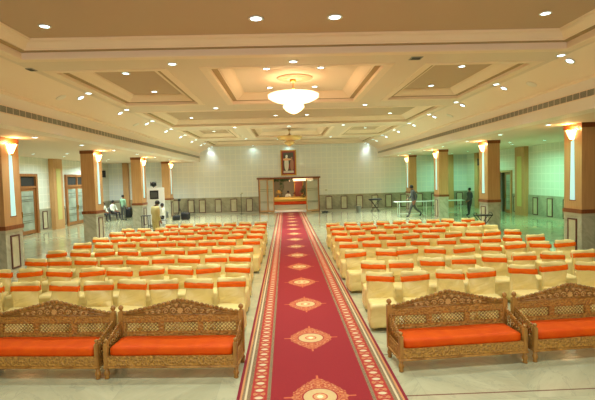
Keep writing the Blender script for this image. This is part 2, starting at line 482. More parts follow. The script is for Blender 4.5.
# back wall (main) with doorway opening
DX0, DX1, DZ = -2.46, 2.27, 2.66
wb = MB().box(-7.35, DX0, YW, YW+.3, 0, HC+.1).box(DX1, 7.35, YW, YW+.3, 0, HC+.1).box(DX0, DX1, YW, YW+.3, DZ, HC+.1).build('wall_back', 'wallb')
struct(wb, 'cream tiled back wall with marble wainscot')
MB().box(-7.36, DX0, YW-.03, YW, .1, 1.27).box(DX1, 7.36, YW-.03, YW, .1, 1.27).build('wainscot', 'marb', wb)
MB().box(-7.36, DX0, YW-.05, YW-.0, 0, .1).box(DX1, 7.36, YW-.05, YW, 0, .1).build('skirting', 'skirt', wb)
wainscot_frames(wb, [-6.82, -5.6, -4.39, -3.19, 3.0, 4.18, 5.4, 6.6], lambda t: Matrix.Translation((t, YW-.03, 0)))
for s in (-1, 1):
    nm = 'wall_back_' + ('left' if s < 0 else 'right')
    a0, a1 = sorted((s*7.3, s*(SX+.2)))
    w = struct(MB().box(a0, a1, YWA, YWA+.3, 0, HA+.2).build(nm, 'wallb'), 'tiled end wall of the %s aisle' % nm.split('_')[-1])
    MB().box(a0, a1, YWA-.03, YWA, .1, 1.27).build('wainscot', 'marb', w)
    MB().box(a0, a1, YWA-.05, YWA, 0, .1).build('skirting', 'skirt', w)
    wainscot_frames(w, [s*t for t in (7.75, 8.95, 10.2, 11.4, 13.4)], lambda t: Matrix.Translation((t, YWA-.03, 0)))
    # pilaster
    x = s*12.63
    pl = MB().box(x-.2, x+.2, YWA-.36, YWA-.03, 0, HA).build('trim_1' if s < 0 else 'trim_2', 'wood')
    struct(pl, 'wooden pilaster on the end wall of the %s aisle' % ('left' if s < 0 else 'right'))
# side walls
def side_wall(s, doors, frames, pil):
    side = 'left' if s < 0 else 'right'
    b = MB(); wn_ = MB(); sk = MB(); y = YN
    for (a, c, t) in doors + [(YWA+.3, YWA+.3, 0)]:
        for (bb, d, z0, z1) in ((b, .3, 0, HA+.2),):
            x0, x1 = sorted((s*SX, s*(SX+d))); bb.box(x0, x1, y, a, z0, z1)
        x0, x1 = sorted((s*SX, s*(SX-.03))); wn_.box(x0, x1, y, min(a, YWA), .1, 1.27)
        x0, x1 = sorted((s*SX, s*(SX-.05))); sk.box(x0, x1, y, min(a, YWA), 0, .1)
        if t:
            x0, x1 = sorted((s*SX, s*(SX+.3))); b.box(x0, x1, a, c, t, HA+.2)
        y = c
    w = struct(b.build('wall_'+side, 'walls'), '%s side wall with pale tiles above marble wainscot' % side)
    wn_.build('wainscot', 'marbs', w); sk.build('skirting', 'skirt', w)
    wainscot_frames(w, frames, lambda t: Matrix.Translation((s*(SX-.03), t, 0)) @ Matrix.Rotation(-s*PI/2, 4, 'Z'))
    x0, x1 = sorted((s*SX, s*(SX-.28)))
    p = MB().box(x0, x1, pil[0], pil[1], 0, HA).build('trim_%d' % (3 if s < 0 else 4), 'wood')
    struct(p, 'wooden pilaster with yellow inset on the %s wall' % side)
    x0, x1 = sorted((s*(SX-.28), s*(SX-.30)))
    MB().box(x0, x1, pil[0]+.28, pil[1]-.28, .55, 3.55).build('yellow_inset', 'yel', p)
    return w
side_wall(-1, [(21.9, 25.05, 3.22), (28.25, 31.35, 3.22)], [20.9, 25.75, 27.85, 32.6, 33.9], (26.45, 27.5))
side_wall(1, [(28.15, 30.1, 2.75)], [18.4, 19.8, 21.2, 22.62, 24.04, 25.46, 27.65, 31.4], (26.25, 27.3))
struct(MB().box(-SX, SX, YN-.3, YN, 0, HC+.3).build('wall_front', 'lobby'), 'plain wall behind the viewer')

# doors in the side walls -------------------------------------------------------
def dmat(s, y0):   # local: x along +Y wall from y0, -y points into the room
    if s < 0: return Matrix(((0, 1, 0, -SX), (1, 0, 0, y0), (0, 0, 1, 0), (0, 0, 0, 1))) @ Matrix.Scale(-1, 4, (0, 1, 0))
    return Matrix(((0, 1, 0, SX), (1, 0, 0, y0), (0, 0, 1, 0), (0, 0, 0, 1)))
def door_leaf(parent, mt, x0, x1, z1, name='door_leaf', bars=True):
    lf = MB()
    fw = .13
    lf.box(x0, x0+fw, -.03, .03, .02, z1, mt).box(x1-fw, x1, -.03, .03, .02, z1, mt).box(x0+fw, x1-fw, -.03, .03, .02, .22, mt).box(x0+fw, x1-fw, -.03, .03, z1-fw, z1, mt)
    l = lf.build(name, 'door', parent)
    MB().box(x0+fw, x1-fw, -.008, .008, .22, z1-fw, mt).build('glass_pane', 'glassf', l)
    eb = MB()
    for z in (.62, .72, 1.0, 1.1, 1.75, 1.85, 2.02): 
        if z < z1-.25: eb.box(x0+fw+.06, x1-fw-.06, -.02, .02, z, z+.03, mt)
    eb.build('etched_bar', 'etch', l)
    MB().box((x1-fw*.75) if bars else (x0+fw*.3), (x1-fw*.45) if bars else (x0+fw*.6), -.08, -.03, .95, 1.25, mt).build('door_handle', 'brass', l)
    return l
def double_door(idx, s, y0, y1, ztop, transom, label):
    mt = dmat(s, y0); w = y1-y0
    fr = MB(); t = .18
    fr.box(0, t, -.12, .12, 0, ztop, mt).box(w-t, w, -.12, .12, 0, ztop, mt).box(t, w-t, -.12, .12, ztop-.14, ztop, mt)
    fr.box(t, w-t, -.1, .1, transom, transom+.12, mt)
    fr.box(w/2-.05, w/2+.05, -.08, .08, transom+.12, ztop-.14, mt)
    d = struct(fr.build('door_%d' % idx, 'door'), label)
    MB().box(t, w/2-.05, -.01, .01, transom+.12, ztop-.14, mt).box(w/2+.05, w-t, -.01, .01, transom+.12, ztop-.14, mt).build('transom_glass', 'dark', d)
    door_leaf(d, mt, t, w/2, transom, bars=True); door_leaf(d, mt, w/2, w-t, transom, bars=False)
    return d
double_door(1, -1, 21.9, 25.05, 3.22, 2.45, 'nearer teak double door with glass panes in the left wall')
double_door(2, -1, 28.25, 31.35, 3.22, 2.45, 'farther teak double door with glass panes in the left wall')
def right_door(idx, y0, y1, label, openleaf):
    mt = dmat(1, y0); w = y1-y0; t = .13
    fr = MB().box(0, t, -.1, .12, 0, 2.75, mt).box(w-t, w, -.1, .12, 0, 2.75, mt).box(t, w-t, -.1, .12, 2.62, 2.75, mt)
    d = struct(fr.build('door_%d' % idx, 'wood'), label)
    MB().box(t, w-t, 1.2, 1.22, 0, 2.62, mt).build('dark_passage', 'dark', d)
    if openleaf: door_leaf(d, mt, t, w/2-.05, 2.6)
    else: door_leaf(d, mt, t, w/2, 2.6); door_leaf(d, mt, w/2, w-t, 2.6, bars=False)
right_door(3, 28.15, 30.1, 'half open door in the right wall with dark passage behind', True)
struct(MB().box(SX-.25, SX, 32.75, 33.3, 0, HA).build('trim_6', 'wood'), 'wooden post on the right wall near the far corner')
# dark passage lids so no light leaks
struct(MB().box(SX+.3, SX+1.6, 28, 30.3, 2.75, 2.85).box(SX+.3, SX+1.6, 27.9, 28.0, 0, 2.85).box(SX+.3, SX+1.6, 30.2, 30.3, 0, 2.85).box(SX+1.5, SX+1.6, 28, 30.3, 0, 2.85).build('wall_passage', 'lobby'), 'walls of the passage behind the right door')

# central entrance --------------------------------------------------------------
e = MB().box(DX0, DX0+.06, YW-.06, YW+.2, 0, DZ).box(DX1-.06, DX1, YW-.06, YW+.2, 0, DZ).box(DX0-.1, DX1+.1, YW-.08, YW+.2, DZ-.08, DZ+.05)
ent = struct(e.build('door_5', 'wood_d'), 'brown frame of the wide central entrance')
def glazed(mt, w, z1, name, ncross=3):
    g = MB(); t = .07
    g.box(0, t, -.025, .025, .03, z1, mt).box(w-t, w, -.025, .025, .03, z1, mt).box(t, w-t, -.025, .025, .03, .17, mt).box(t, w-t, -.025, .025, z1-t, z1, mt)
    o = g.build(name, 'wood', ent)
    MB().box(t, w-t, -.006, .006, .17, z1-t, mt).build('glass_pane', 'glass', o)
    gb = MB()
    for z in (.75, .83, 1.65, 1.78)[:ncross+1]: gb.box(t, w-t, -.012, .012, z, z+.03, mt)
    gb.build('etched_bar', 'etch', o); return o
glazed(Matrix.Translation((DX0+.06, YW, 0)), .66, DZ-.08, 'side_light')
glazed(Matrix.Translation((-1.74, YW-.03, 0)) @ Matrix.Rotation(-.95, 4, 'Z'), .84, DZ-.1, 'door_leaf')
glazed(Matrix.Translation((DX1-.06, YW-.03, 0)) @ Matrix.Rotation(PI+.62, 4, 'Z'), 1.22, DZ-.1, 'door_leaf')
# lobby behind
struct(MB().box(-4.5, -4.3, YW+.3, 45, 0, 3.4).box(4.3, 4.5, YW+.3, 45, 0, 3.4).box(-4.5, 4.5, 45, 45.2, 0, 3.4).build('wall_lobby', 'lobby'), 'beige walls of the lobby beyond the entrance')
struct(MB().box(-4.5, 4.5, YW+.3, 45.2, 3.3, 3.5).build('ceiling_lobby', 'panel'), 'lobby ceiling beyond the entrance')
struct(MB().box(-1.7, 1.6, YW-.25, YW+1.6, 0, .035).build('trim_5', 'white'), 'pale marble threshold of the entrance')
area((0, 38.5, 3.2), 110, (1, .78, .5), 1.2, spread=3.0); area((0, 42.5, 3.2), 90, (1, .8, .55), 1.2, spread=3.0)  # warm lights added to light the lobby, no fixtures modelled

# carpet
tag(MB().box(-1.0, 1.0, -3, YW-.3, 0.001, .014).build('carpet_runner', 'carpet'), 'long crimson carpet runner with gold medallions and patterned borders down the aisle', 'carpet')

# ------------------------------------------------------------------ lobby furnishings
t = empty('banquet_sofa', (-.2, 39.2, 0)); tag(t, 'low seat draped in orange and yellow cloth, seen through the entrance', 'sofa')
MB().rbox(-1.8, 1.8, -.4, .4, .34, .62, .06, (12,4,3)).build('seat_cover', 'orangec', t)
MB().rbox(-1.78, 1.78, -.42, -.34, .62, .9, .03, (12,2,3)).build('backrest', 'yellowc', t)
MB().box(-1.75, 1.75, -.36, .36, .0, .34).build('base', 'white', t)
t = empty('serving_table', (.1, 41.4, 0)); tag(t, 'long table with yellow cloth in the lobby behind the orange seat', 'table')
MB().box(-1.9, 1.9, -.4, .4, .85, .9).build('table_top', 'yellowc', t); MB().box(-1.88, 1.88, -.38, .38, .02, .85).build('table_skirt', 'yellowc', t)
t = empty('partition_screen', (1.0, 43.6, 0)); tag(t, 'red panel screen in the lobby beneath a lit canopy', 'screen')
MB().box(-.45, .3, 0, .08, 0, 2.35).build('panel', 'redp', t); MB().box(-.52, -.45, -.03, .1, 0, 2.4).box(.3, .37, -.03, .1, 0, 2.4).build('frame', 'gold', t)
t = empty('canopy_light', (1.1, 42.2, 2.35)); tag(t, 'bright rectangular light canopy above the red screen in the lobby', 'lamp')
MB().box(-1.1, 1.1, -.3, .3, 0, .22).build('diffuser', 'warmlight', t); MB().box(-1.14, 1.14, -.34, .34, .22, .3).build('housing', 'white', t)
MB().box(-.9, -.88, -.01, .01, .3, .95).box(.88, .9, -.01, .01, .3, .95).build('hanger', 'black', t)
def bush(name, loc, h, w, label, cat, seed, pot='maroon'):
    rnd = random.Random(seed); t = empty(name, loc); tag(t, label, cat)
    MB().lathe([(.16, 0), (.2, .03), (.24, .32), (.26, .34), (.22, .36), (0, .34)], (0,0,0), 14).build('pot', pot, t)
    MB().tube([(0,0,.3), (.02, 0, h*.6)], .03).build('stem', 'carvedl', t)
    b = MB()
    for i in range(420):
        a = rnd.uniform(0, 2*PI); z = rnd.uniform(.4, h); rr = w*math.sin(PI*min(1, (z-.3)/(h-.2)))**.5*rnd.uniform(.2, 1)
        p = Vector((rr*math.cos(a), rr*math.sin(a), z)); d = Vector((math.cos(a), math.sin(a), rnd.uniform(-.2, .8))).normalized(); q = d.cross(Vector((0,0,1))).normalized()*.04
        L = rnd.uniform(.1, .2); b.quad(p, p+d*L*.5+q, p+d*L, p+d*L*.5-q)
    b.build('foliage', 'leaf', t)
bush('potted_plant', (-.75, 43.4, 0), 2.3, .3, 'tall dark green plant against the lobby back wall', 'plant', 3)
bush('potted_plant', (1.3, 40.25, 0), 1.9, .45, 'bushy green plant on the right side of the lobby', 'plant', 5, 'brass')
t = empty('leaf_garland', (0, 37.0, 2.62)); tag(t, 'dark green leaf garland hanging at the upper left of the entrance lobby', 'garland')
MB().tube([(-1.9,0,.1), (-.8,0,.06), (.3,0,.1)], .03).build('cord', 'carvedl', t)
b = MB(); rg = random.Random(11)
for i in range(420):
    p = Vector((rg.uniform(-1.8, .25), rg.uniform(-.12, .12), rg.uniform(-.2, .12))); a = rg.uniform(0, 6.28); d = Vector((math.cos(a), math.sin(a)*.5, rg.uniform(-1, .2))).normalized()*.13; q = d.cross(Vector((0,1,.2))).normalized()*.04
    b.quad(p, p+d*.5+q, p+d, p+d*.5-q)
b.build('leaves', 'leaf', t)
for k, (x, lb) in enumerate(((-1.05, 'left'), (1.15, 'right'))):
    t = empty('flower_arrangement', (x, 41.4, .9)); tag(t, '%s flower arrangement in a brass vase on the lobby table' % lb, 'flowers')
    MB().lathe([(.07, 0), (.1, .06), (.06, .16), (.09, .2), (0, .2)], (0,0,0), 12).build('vase', 'brass', t)
    b = MB(); rg = random.Random(k+20)
    for i in range(120):
        a = rg.uniform(0, 6.28); e_ = rg.uniform(-.3, 1.5); rr = rg.uniform(.08, .26); p = Vector((rr*math.cos(a)*math.cos(e_), rr*math.sin(a)*math.cos(e_), .38+rr*math.sin(e_))); d = (p-Vector((0,0,.3))).normalized()*.09; q = d.cross(Vector((.2,.1,1))).normalized()*.035
        b.quad(p, p+d*.5+q, p+d, p+d*.5-q)
    b.build('blooms', 'yellowc' if k != 1 else 'leaf', t)
t = empty('flower_vase', (.45, 41.4, .9)); tag(t, 'small red flower vase on the lobby table', 'vase')
MB().lathe([(.05, 0), (.09, .05), (.05, .18), (.07, .22), (0, .22)], (0,0,0), 12).build('vase', 'brass', t)
fb = MB(); 
for i in range(9): fb.sphere((.11*math.cos(i*2.4), .11*math.sin(i*2.4), .28+.05*(i % 3)), .05, 8)
fb.build('flowers', 'redp', t)

# picture over the entrance
t = empty('framed_picture', (-.07, YW, 3.82)); tag(t, 'gold framed portrait of two figures hanging above the central entrance', 'picture')
fr = MB(); a, b_ = .6, .985
for (x0, x1, z0, z1) in ((-a, a, b_-.09, b_), (-a, a, -b_, -b_+.09), (-a, -a+.09, -b_+.09, b_-.09), (a-.09, a, -b_+.09, b_-.09)): fr.box(x0, x1, -.09, 0, z0, z1)
fr.build('frame', 'gold', t); MB().box(-a+.09, a-.09, -.05, 0, -b_+.09, b_-.09).build('mount', 'mat_red', t)
MB().box(-a+.2, a-.2, -.06, -.05, -b_+.2, b_-.2).build('canvas', 'picture', t)

# switch plates
for (x, z, lb) in ((2.8, 1.62, 'white switch plate on the back wall right of the entrance'), (-3.75, 1.55, 'white switch plate on the back wall left of the entrance')):
    t = empty('switch_plate', (x, YW, z)); tag(t, lb, 'switch')
    MB().box(-.15, .15, -.025, 0, -.13, .13).build('plate', 'white', t, bevel=.006); MB().box(-.07, -.01, -.035, -.025, -.05, .05).box(.02, .08, -.035, -.025, -.05, .05).build('rocker', 'skirt', t)

# ------------------------------------------------------------------ air grilles
for s in (-1, 1):
    t = empty('linear_air_grille', (s*BX, 0, 4.39 if s < 0 else 4.415)); tag(t, 'long grey air grille in the beam along the %s side of the hall' % ('left' if s < 0 else 'right'), 'grille')
    x0, x1 = sorted((0, -s*.012)); y0, y1 = -4, 34.6
    MB().box(x0, x1, y0, y1, -.085, .085).build('backing', 'grilleb', t)
    x0, x1 = sorted((-s*.010, -s*.03)); b = MB().box(x0, x1, y0, y1, .075, .095).box(x0, x1, y0, y1, -.095, -.075)
    n = int((y1-y0)/.26)
    for i in range(n+1): b.box(x0, x1, y0+i*.26-.004, y0+i*.26+.004, -.075, .075)
    b.build('frame', 'mould', t)
    b = MB(); x0, x1 = sorted((-s*.012, -s*.024))
    for k in range(6): b.box(x0, x1, y0, y1, -.072+k*.024, -.053+k*.024)
    b.build('louvres', 'grille', t)

# ------------------------------------------------------------------ pillars, sconces
names4 = ['nearest', 'second nearest', 'third nearest', 'farthest']
def pillar(s):
    t = empty('pillar', (0, 0, 0))      # local: inner face at x=0, body extends +x ; y 0..0.86
    D, W = .86, .55
    def bx(m, g, z0, z1, nm): return MB().box(-g, W+g, -g, D+g, z0, z1).build(nm, m, t)
    bx('marbp', 0, .0, 1.30, 'marble_base'); bx('skirt', .02, 0, .1, 'skirting')
    bx('wood_d', .035, 1.30, 1.42, 'wood_band'); bx('skirt', .015, 1.22, 1.30, 'stone_ledge')
    bx('wood', .0, 1.42, 3.90, 'wood_shaft'); bx('wood_d', .02, 3.90, HB, 'wood_capital')
    fr = MB(); yc = D/2
    for (y0, y1, z0, z1) in ((yc-.22, yc+.22, .12, .165), (yc-.22, yc+.22, 1.08, 1.125), (yc-.22, yc-.175, .165, 1.08), (yc+.175, yc+.22, .165, 1.08)): fr.box(-.03, 0, y0, y1, z0, z1)
    f = fr.build('panel_frame', 'maroon', t); MB().box(-.015, 0, yc-.175, yc+.175, .165, 1.08).build('inset_panel', 'inset', f)
    MB().prism([(yc-.115, 1.70), (yc+.115, 1.70), (yc+.07, 3.62), (yc-.07, 3.62)], -.012, 0, Matrix(((0,1,0,0),(1,0,0,0),(0,0,1,0),(0,0,0,1)))).build('light_strip', 'strip', t)
    MB().box(-.02, 0, yc-.15, yc+.15, 1.675, 1.70).box(-.02, 0, yc-.09, yc+.09, 3.62, 3.645).build('strip_surround', 'wood_d', t)
    return t
def sconce():
    t = empty('wall_sconce')
    prof = []
    b = MB(); seg = 14
    rings = []
    for (r, z) in ((.05, -.17), (.09, -.14), (.12, -.07), (.16, .02), (.20, .10), (.185, .105)):
        ring = []
        for k in range(seg+1):
            a = PI/2 + PI*k/seg; fl = 1 + (.07 if k % 2 else -.03)*(r > .1)
            ring.append(b.bm.verts.new((math.cos(a)*r*.8*fl, math.sin(a)*r*fl, z + (.02 if k % 2 and r > .16 else 0))))
        rings.append(ring)
    for a, c in zip(rings, rings[1:]):
        for k in range(seg): b.bm.faces.new([a[k], a[k+1], c[k+1], c[k]])
    b.build('glass_shade', 'sconce', t)
    MB().sphere((-.04, 0, -.185), .035).tube([(-.0, 0, -.2), (-.05, 0, -.17)], .015).build('finial', 'brass', t)
    return t
p0 = pillar(1); s0 = sconce(); firstp = True
for s in (-1, 1):
    for i in range(4):
        y = 13.34 + 6.316*i
        p = p0 if firstp else copy_tree(p0); q = s0 if firstp else copy_tree(s0); firstp = False
        side = 'left' if s < 0 else 'right'
        tag(p, '%s wood-clad pillar with marble base on the %s side' % (names4[i], side), 'pillar', 'pillars between hall and aisles')
        tag(q, 'glowing amber glass sconce atop the %s pillar on the %s side' % (names4[i], side), 'lamp', 'sconces on the pillars')
        if s > 0: p.location = (PX, y, 0); p.rotation_euler = q.rotation_euler = (0, 0, 0); q.location = (PX-.01, y+.43, 3.73)
        else:
            p.location = (-PX, y+.86, 0); p.rotation_euler = (0, 0, PI); q.location = (-PX+.01, y+.43, 3.73); q.rotation_euler = (0, 0, PI)
        point((s*(PX-.16), y+.43, 3.9), 20, (1, .55, .2), .05)
    # nearer pillars out of view are left out

# ------------------------------------------------------------------ downlights
def downlight(lens):
    t = empty('recessed_downlight')
    MB().lathe([(.075, 0), (.105, 0), (.11, -.012), (.08, -.014), (.075, -.005)], (0,0,0), 20).build('trim_ring', 'white', t)
    MB().lathe([(0, -.006), (.078, -.006), (.078, -.0095), (0, -.010)], (0,0,0), 20).build('lens', lens, t)
    return t
dl = {'w': downlight('lens'), 'g': downlight('lensg')}; dl_used = {'w': False, 'g': False}
WH = (.86, 1.0, 1.0); WM = (1.0, .86, .62)
PE = [20, 20, 22, 32, 44, 56, 60, 54, 4]
def put(x, y, z, label, group, en=24, kind='w', col=WH, tilt=0, spread=2.1, btilt=0, big=1):
    o = dl[kind] if not dl_used[kind] else copy_tree(dl[kind]); dl_used[kind] = True
    o.location = (x, y, z); o.rotation_euler = (0, tilt, 0); o.scale = (big, big, 1); tag(o, label, 'lamp', group)
    if en: area((x - math.sin(tilt)*.03, y, z-.03), en, col, .15, (0, btilt or tilt, 0), spread)
lr = lambda s: 'left' if s < 0 else 'right'
Z1 = HC+.284
for (x, n) in ((-4.62, 'leftmost'), (-.79, 'second from left'), (.62, 'third from left'), (4.46, 'rightmost')):
    put(x, 8.4 if x < -2 else 8.2, Z1, 'large square-glow downlight in the nearest coffer, %s of four' % n, 'lights in the nearest coffer', 44, big=1.3 if abs(x) < 1 else 1)
for i, x in enumerate((-4.6, -.7, .7, 4.6)):
    for y in (4.2, -.6, -3.4): area((x, y, HC+.2), 42, WH, .15, spread=2.2)
for x in (-4.2, 4.2): area((x, -4.2, 4.4), 190, (1, .95, .86), .4, (math.radians(62), 0, 0), 2.6)  # unseen front lights added behind the camera to brighten chairs and sofas
# main ceiling flat lights
for (y, r) in ((10.1, 1), (16.3, 2), (22.4, 3), (28.7, 4)):
    for x in ((-2.76, -.1, 2.6) if r in (3,) else (-2.76, -.1) if r == 1 else (-2.76, 2.6) if r == 2 else (-2.76, -.75, 2.6)):
        where = 'left' if x < -1 else 'right' if x > 1 else 'middle'
        put(x, y if not (r == 4 and x == -.75) else 29.5, HC-.001, '%s downlight on the flat strip between coffers, %s strip from the near end' % (where, ORD[r]), 'lights on flat ceiling strips', 26 if r < 3 else 85)
for x, w in ((-2.76, 'left'), (-.05, 'middle')): put(x, 34.65, HC-.001, 'downlight against the back wall, %s of the row' % w, 'lights washing the back wall', 4, col=(.66, 1, .9), spread=2.6)
for yc, nm in ((13.05, 'chandelier'), (25.65, 'second chandelier')):
    for x in (-.76, .66):
        for dy, wy in ((-.75, 'near'), (1.4, 'far')):
            if yc > 20: continue
            put(x, (14.33 if dy > 0 else 11.9), HC+.289, '%s %s downlight around the lit chandelier' % (wy, lr(x)), 'lights in the central coffer', 18, col=WM)
for s in (-1, 1):
    put(s*4.42, 11.98, HC+.264, 'near downlight in the %s side coffer beside the lit chandelier' % lr(s), 'lights in side coffers', 24)
    put(s*4.40, 14.45, HC+.264, 'far downlight in the %s side coffer beside the lit chandelier' % lr(s), 'lights in side coffers', 24)
    put(s*4.42, 26.45, HC+.264, 'downlight in the %s side coffer beside the unlit chandelier' % lr(s), 'lights in side coffers', 66)
    put(s*.70, 20.4, HC+.264, '%s inner downlight in the third coffer bay' % lr(s), 'lights in the third coffer bay', 46)
    put(s*4.5, 20.55, HC+.264, '%s outer downlight in the third coffer bay' % lr(s), 'lights in the third coffer bay', 46)
    for i in range(9):
        y = 10.04 + 3.09*i
        if s < 0 and i == 0: continue
        o_ = ORD[i+1 if s > 0 else i]
        put(s*5.89, y, HC-.001, 'inner lamp of the %s pair of ceiling spots from the front, %s side' % (o_, lr(s)), 'paired spots beside the slope', PE[i], spread=1.35)
        put(s*6.17, y+.12, HC-.10, 'outer lamp of the %s pair of ceiling spots from the front, %s side' % (o_, lr(s)), 'paired spots beside the slope', PE[i]*.4, tilt=s*.46, btilt=s*.02, spread=1.4)
    for i in range(7):
        y = 13.75 + 3.1*i
        put(s*7.8, y, HB-.001, '%s downlight under the %s beam, counted from the front' % (ORD[i+1], lr(s)), 'lights under the beams', 20, 'w' if s < 0 else 'g', WH if s < 0 else (.48, 1, .70))
for k, (x, y) in enumerate(((-12.45, 22.1), (-11.03, 22.5), (-12.26, 24.7), (-12.3, 30.6), (-12.3, 18.0), (-11.4, 28.6))):
    put(x, y, HA-.001, '%s downlight in the left aisle ceiling' % ('leftmost', 'inner', 'middle', 'farthest', 'nearest', 'second farthest')[k], 'lights in the left aisle', (60, 60, 70, 190, 40, 130)[k], col=(.80, 1, .96), spread=2.8)
for k, (x, y) in enumerate(((12.36, 21.77), (10.95, 22.35), (11.97, 24.1), (11.97, 30.1), (12.0, 33.0))):
    put(x, y, HA-.001, '%s downlight in the right aisle ceiling' % ('outermost near', 'innermost near', 'middle', 'fourth', 'farthest')[k], 'lights in the right aisle', 74, 'g', (.30, 1, .60), spread=2.8)
for x, y, w in ((2.62, 10.04, 'right of the nearest middle light'), (-6.0, 10.34, 'at the left edge of the main ceiling')):
    t = empty('ceiling_vent', (x, y, HC)); tag(t, 'small dark ceiling grille %s' % w, 'vent')
    MB().box(-.13, .13, -.13, .13, -.012, 0).build('frame', 'grille', t); MB().box(-.1, .1, -.1, .1, -.014, -.012).build('mesh', 'dark', t)
for x, y, w in ((-6.42, 12.6, 'nearest on the left slope'), (6.42, 12.2, 'nearest on the right slope'), (6.42, 18.3, 'second on the right slope'), (-6.42, 18.8, 'second on the left slope')):
    s = 1 if x > 0 else -1
    zz = HC-.03-(abs(x)-6.06)/(.74)*.35
    t = empty('ceiling_speaker', (x, y, zz-.004)); tag(t, 'round white ceiling speaker, %s' % w, 'speaker')
    t.rotation_euler = (0, s*.44, 0)
    MB().lathe([(0, -.012), (.08, -.012), (.1, -.008), (.11, .0), (0, 0)], (0,0,0), 20).build('cone', 'panel', t)
    MB().lathe([(.11, 0), (.14, 0), (.14, -.014), (.11, -.014)], (0,0,0), 20).build('rim', 'fascia', t)

# ------------------------------------------------------------------ chandeliers
def chandelier(m, loc, label, sc_=1.0):
    t = empty('chandelier', loc); tag(t, label, 'chandelier')
    MB().lathe([(0, .0), (.09, 0), (.1, -.03), (.04, -.07), (0, -.07)], (0,0,0), 18).build('canopy', 'brass', t)
    MB().tube([(0,0,-.05), (0,0,-.34)], .014).build('stem', 'brass', t)
    MB().lathe([(.02, -.22), (.05, -.27), (.16, -.33), (.26, -.36)], (0,0,0), 18).build('crown', 'brass', t)
    seg = 36
    def tier(r0, z0, r1, z1, n, name, curve=1.0):
        b = MB(); prof = []
        for i in range(n+1):
            u = i/n; prof.append((r0+(r1-r0)*(1-math.cos(u*PI/2))**curve if r1 < r0 else r0+(r1-r0)*u, z0+(z1-z0)*math.sin(u*PI/2)))
        rings = [[b.bm.verts.new(((r*(1+(.025 if k % 2 else 0)))*math.cos(2*PI*k/seg), (r*(1+(.025 if k % 2 else 0)))*math.sin(2*PI*k/seg), z)) for k in range(seg)] for r, z in prof]
        for a, c in zip(rings, rings[1:]):
            for k in range(seg): b.bm.faces.new([a[k], a[(k+1) % seg], c[(k+1) % seg], c[k]])
        b.bm.faces.new(rings[-1])
        b.build(name, m, t)
    b = MB().lathe([(.24, -.37), (.5, -.375), (.68, -.395), (.73, -.43), (.71, -.47)], (0,0,0), 36); b.build('rim', m, t)
    tier(.72, -.42, .20, -.655, 6, 'crystal_bowl'); MB().lathe([(.19, -.655), (.20, -.68), (.28, -.70), (.305, -.735), (.29, -.79), (.23, -.86), (.13, -.92), (.04, -.955), (0, -.96)], (0,0,0), 24).build('lower_bowl', m, t)
    # hanging drops round the rims
    for (r, z, n, nm) in ((.71, -.45, 48, 'crystal_fringe'), (.30, -.73, 24, 'lower_fringe')):
        d = MB(); A = [d.bm.verts.new((r*math.cos(PI*k/n), r*math.sin(PI*k/n), z)) for k in range(2*n)]; B = [d.bm.verts.new((r*1.01*math.cos(PI*k/n), r*1.01*math.sin(PI*k/n), z-(.07 if k % 2 else .02))) for k in range(2*n)]
        for k in range(2*n): d.bm.faces.new([A[k], A[(k+1) % (2*n)], B[(k+1) % (2*n)], B[k]])
        d.build(nm, m, t)

    return t
chandelier('crystal', (-.05, 13.05, HC+.225), 'large glowing crystal chandelier in the nearer central coffer')
point((-.05, 13.05, HC-.03), 55, (1, .66, .32), .25)
point((-.05, 13.05, HC-1.05), 60, (1, .72, .4), .2)
chandelier('crystal2', (-.05, 26.0, HC+.225), 'smaller-looking unlit amber chandelier in the farther central coffer')

# ------------------------------------------------------------------ chairs
def make_chair(seed):
    t = empty('banquet_chair')
    # seat centre at the origin; the back stands at +y, the sitter faces -y
    def dsp(am, fr, sd):
        def f(p, n):
            q = Vector((p.x*fr+sd*7.3, p.y*fr, p.z*fr*1.2+sd))
            return p + n*am*noise.noise(q) + Vector((0, am*.4*noise.noise(q*1.7), 0))
        return f
    def skirt(p, n):
        q = Vector((p.x*6+seed*3.1, p.y*6, p.z*14+seed))
        fl = 1+.05*max(0, (.42-p.z))/.42
        p = Vector((p.x*fl, p.y*fl, p.z))
        return p + n*.018*noise.noise(q)
    w = .24
    MB().rbox(-w, w, -.27, .20, .05, .455, .035, (10,10,9), skirt).build('seat_cover', 'cloth', t)
    def back(p, n):
        lean = .05*max(0, (p.z-.4))/.5
        drape = .022*math.sin((p.x*9+seed)+(p.z*(11+seed)))*(1 if n.y < 0 else .3)
        q = Vector((p.x*7+seed*5, p.z*5, seed))
        return Vector((p.x*(1+.02*noise.noise(q)), p.y+lean, p.z)) + n*(.014*noise.noise(q)+drape*.7)
    MB().rbox(-w, w, .185, .245, .06, .895, .024, (12,3,18), back).build('back_cover', 'cloth', t)
    til = (seed % 3-1)*.018
    b = MB(); N = 10; L = []
    for side in (0, 1):
        pass
    loop = []
    for i in range(N+1): loop.append((-w-.008+(2*w+.016)*i/N, .172))
    for i in range(N+1): loop.append((w+.008-(2*w+.016)*i/N, .258))
    zz = (.732, .742, .779, .817, .827); rings = []
    for z in zz:
        bul = .0 if z in (zz[0], zz[-1]) else .006
        ring = []
        for k, (x, y) in enumerate(loop):
            cy = .215; lean = .05*(z-.4)/.5
            ring.append(b.bm.verts.new((x, y+lean+(bul if y > cy else -bul), z + til*x/w + .0025*math.sin(x*9+seed*2))))
        rings.append(ring)
    n = len(loop)
    for a, c in zip(rings, rings[1:]):
        for k in range(n):
            f = b.bm.faces.new([a[k], a[(k+1) % n], c[(k+1) % n], c[k]]); f.smooth = True
    b.build('sash', 'sash', t)
    for sx in (-1, 1):
        for y in (-.23, .2): MB().tube([(sx*.21, y, 0), (sx*.205, y, .12)], .011, 6).build('leg', 'greym', t)
    return t
protos = [make_chair(i) for i in range(4)]; pused = [False]*4
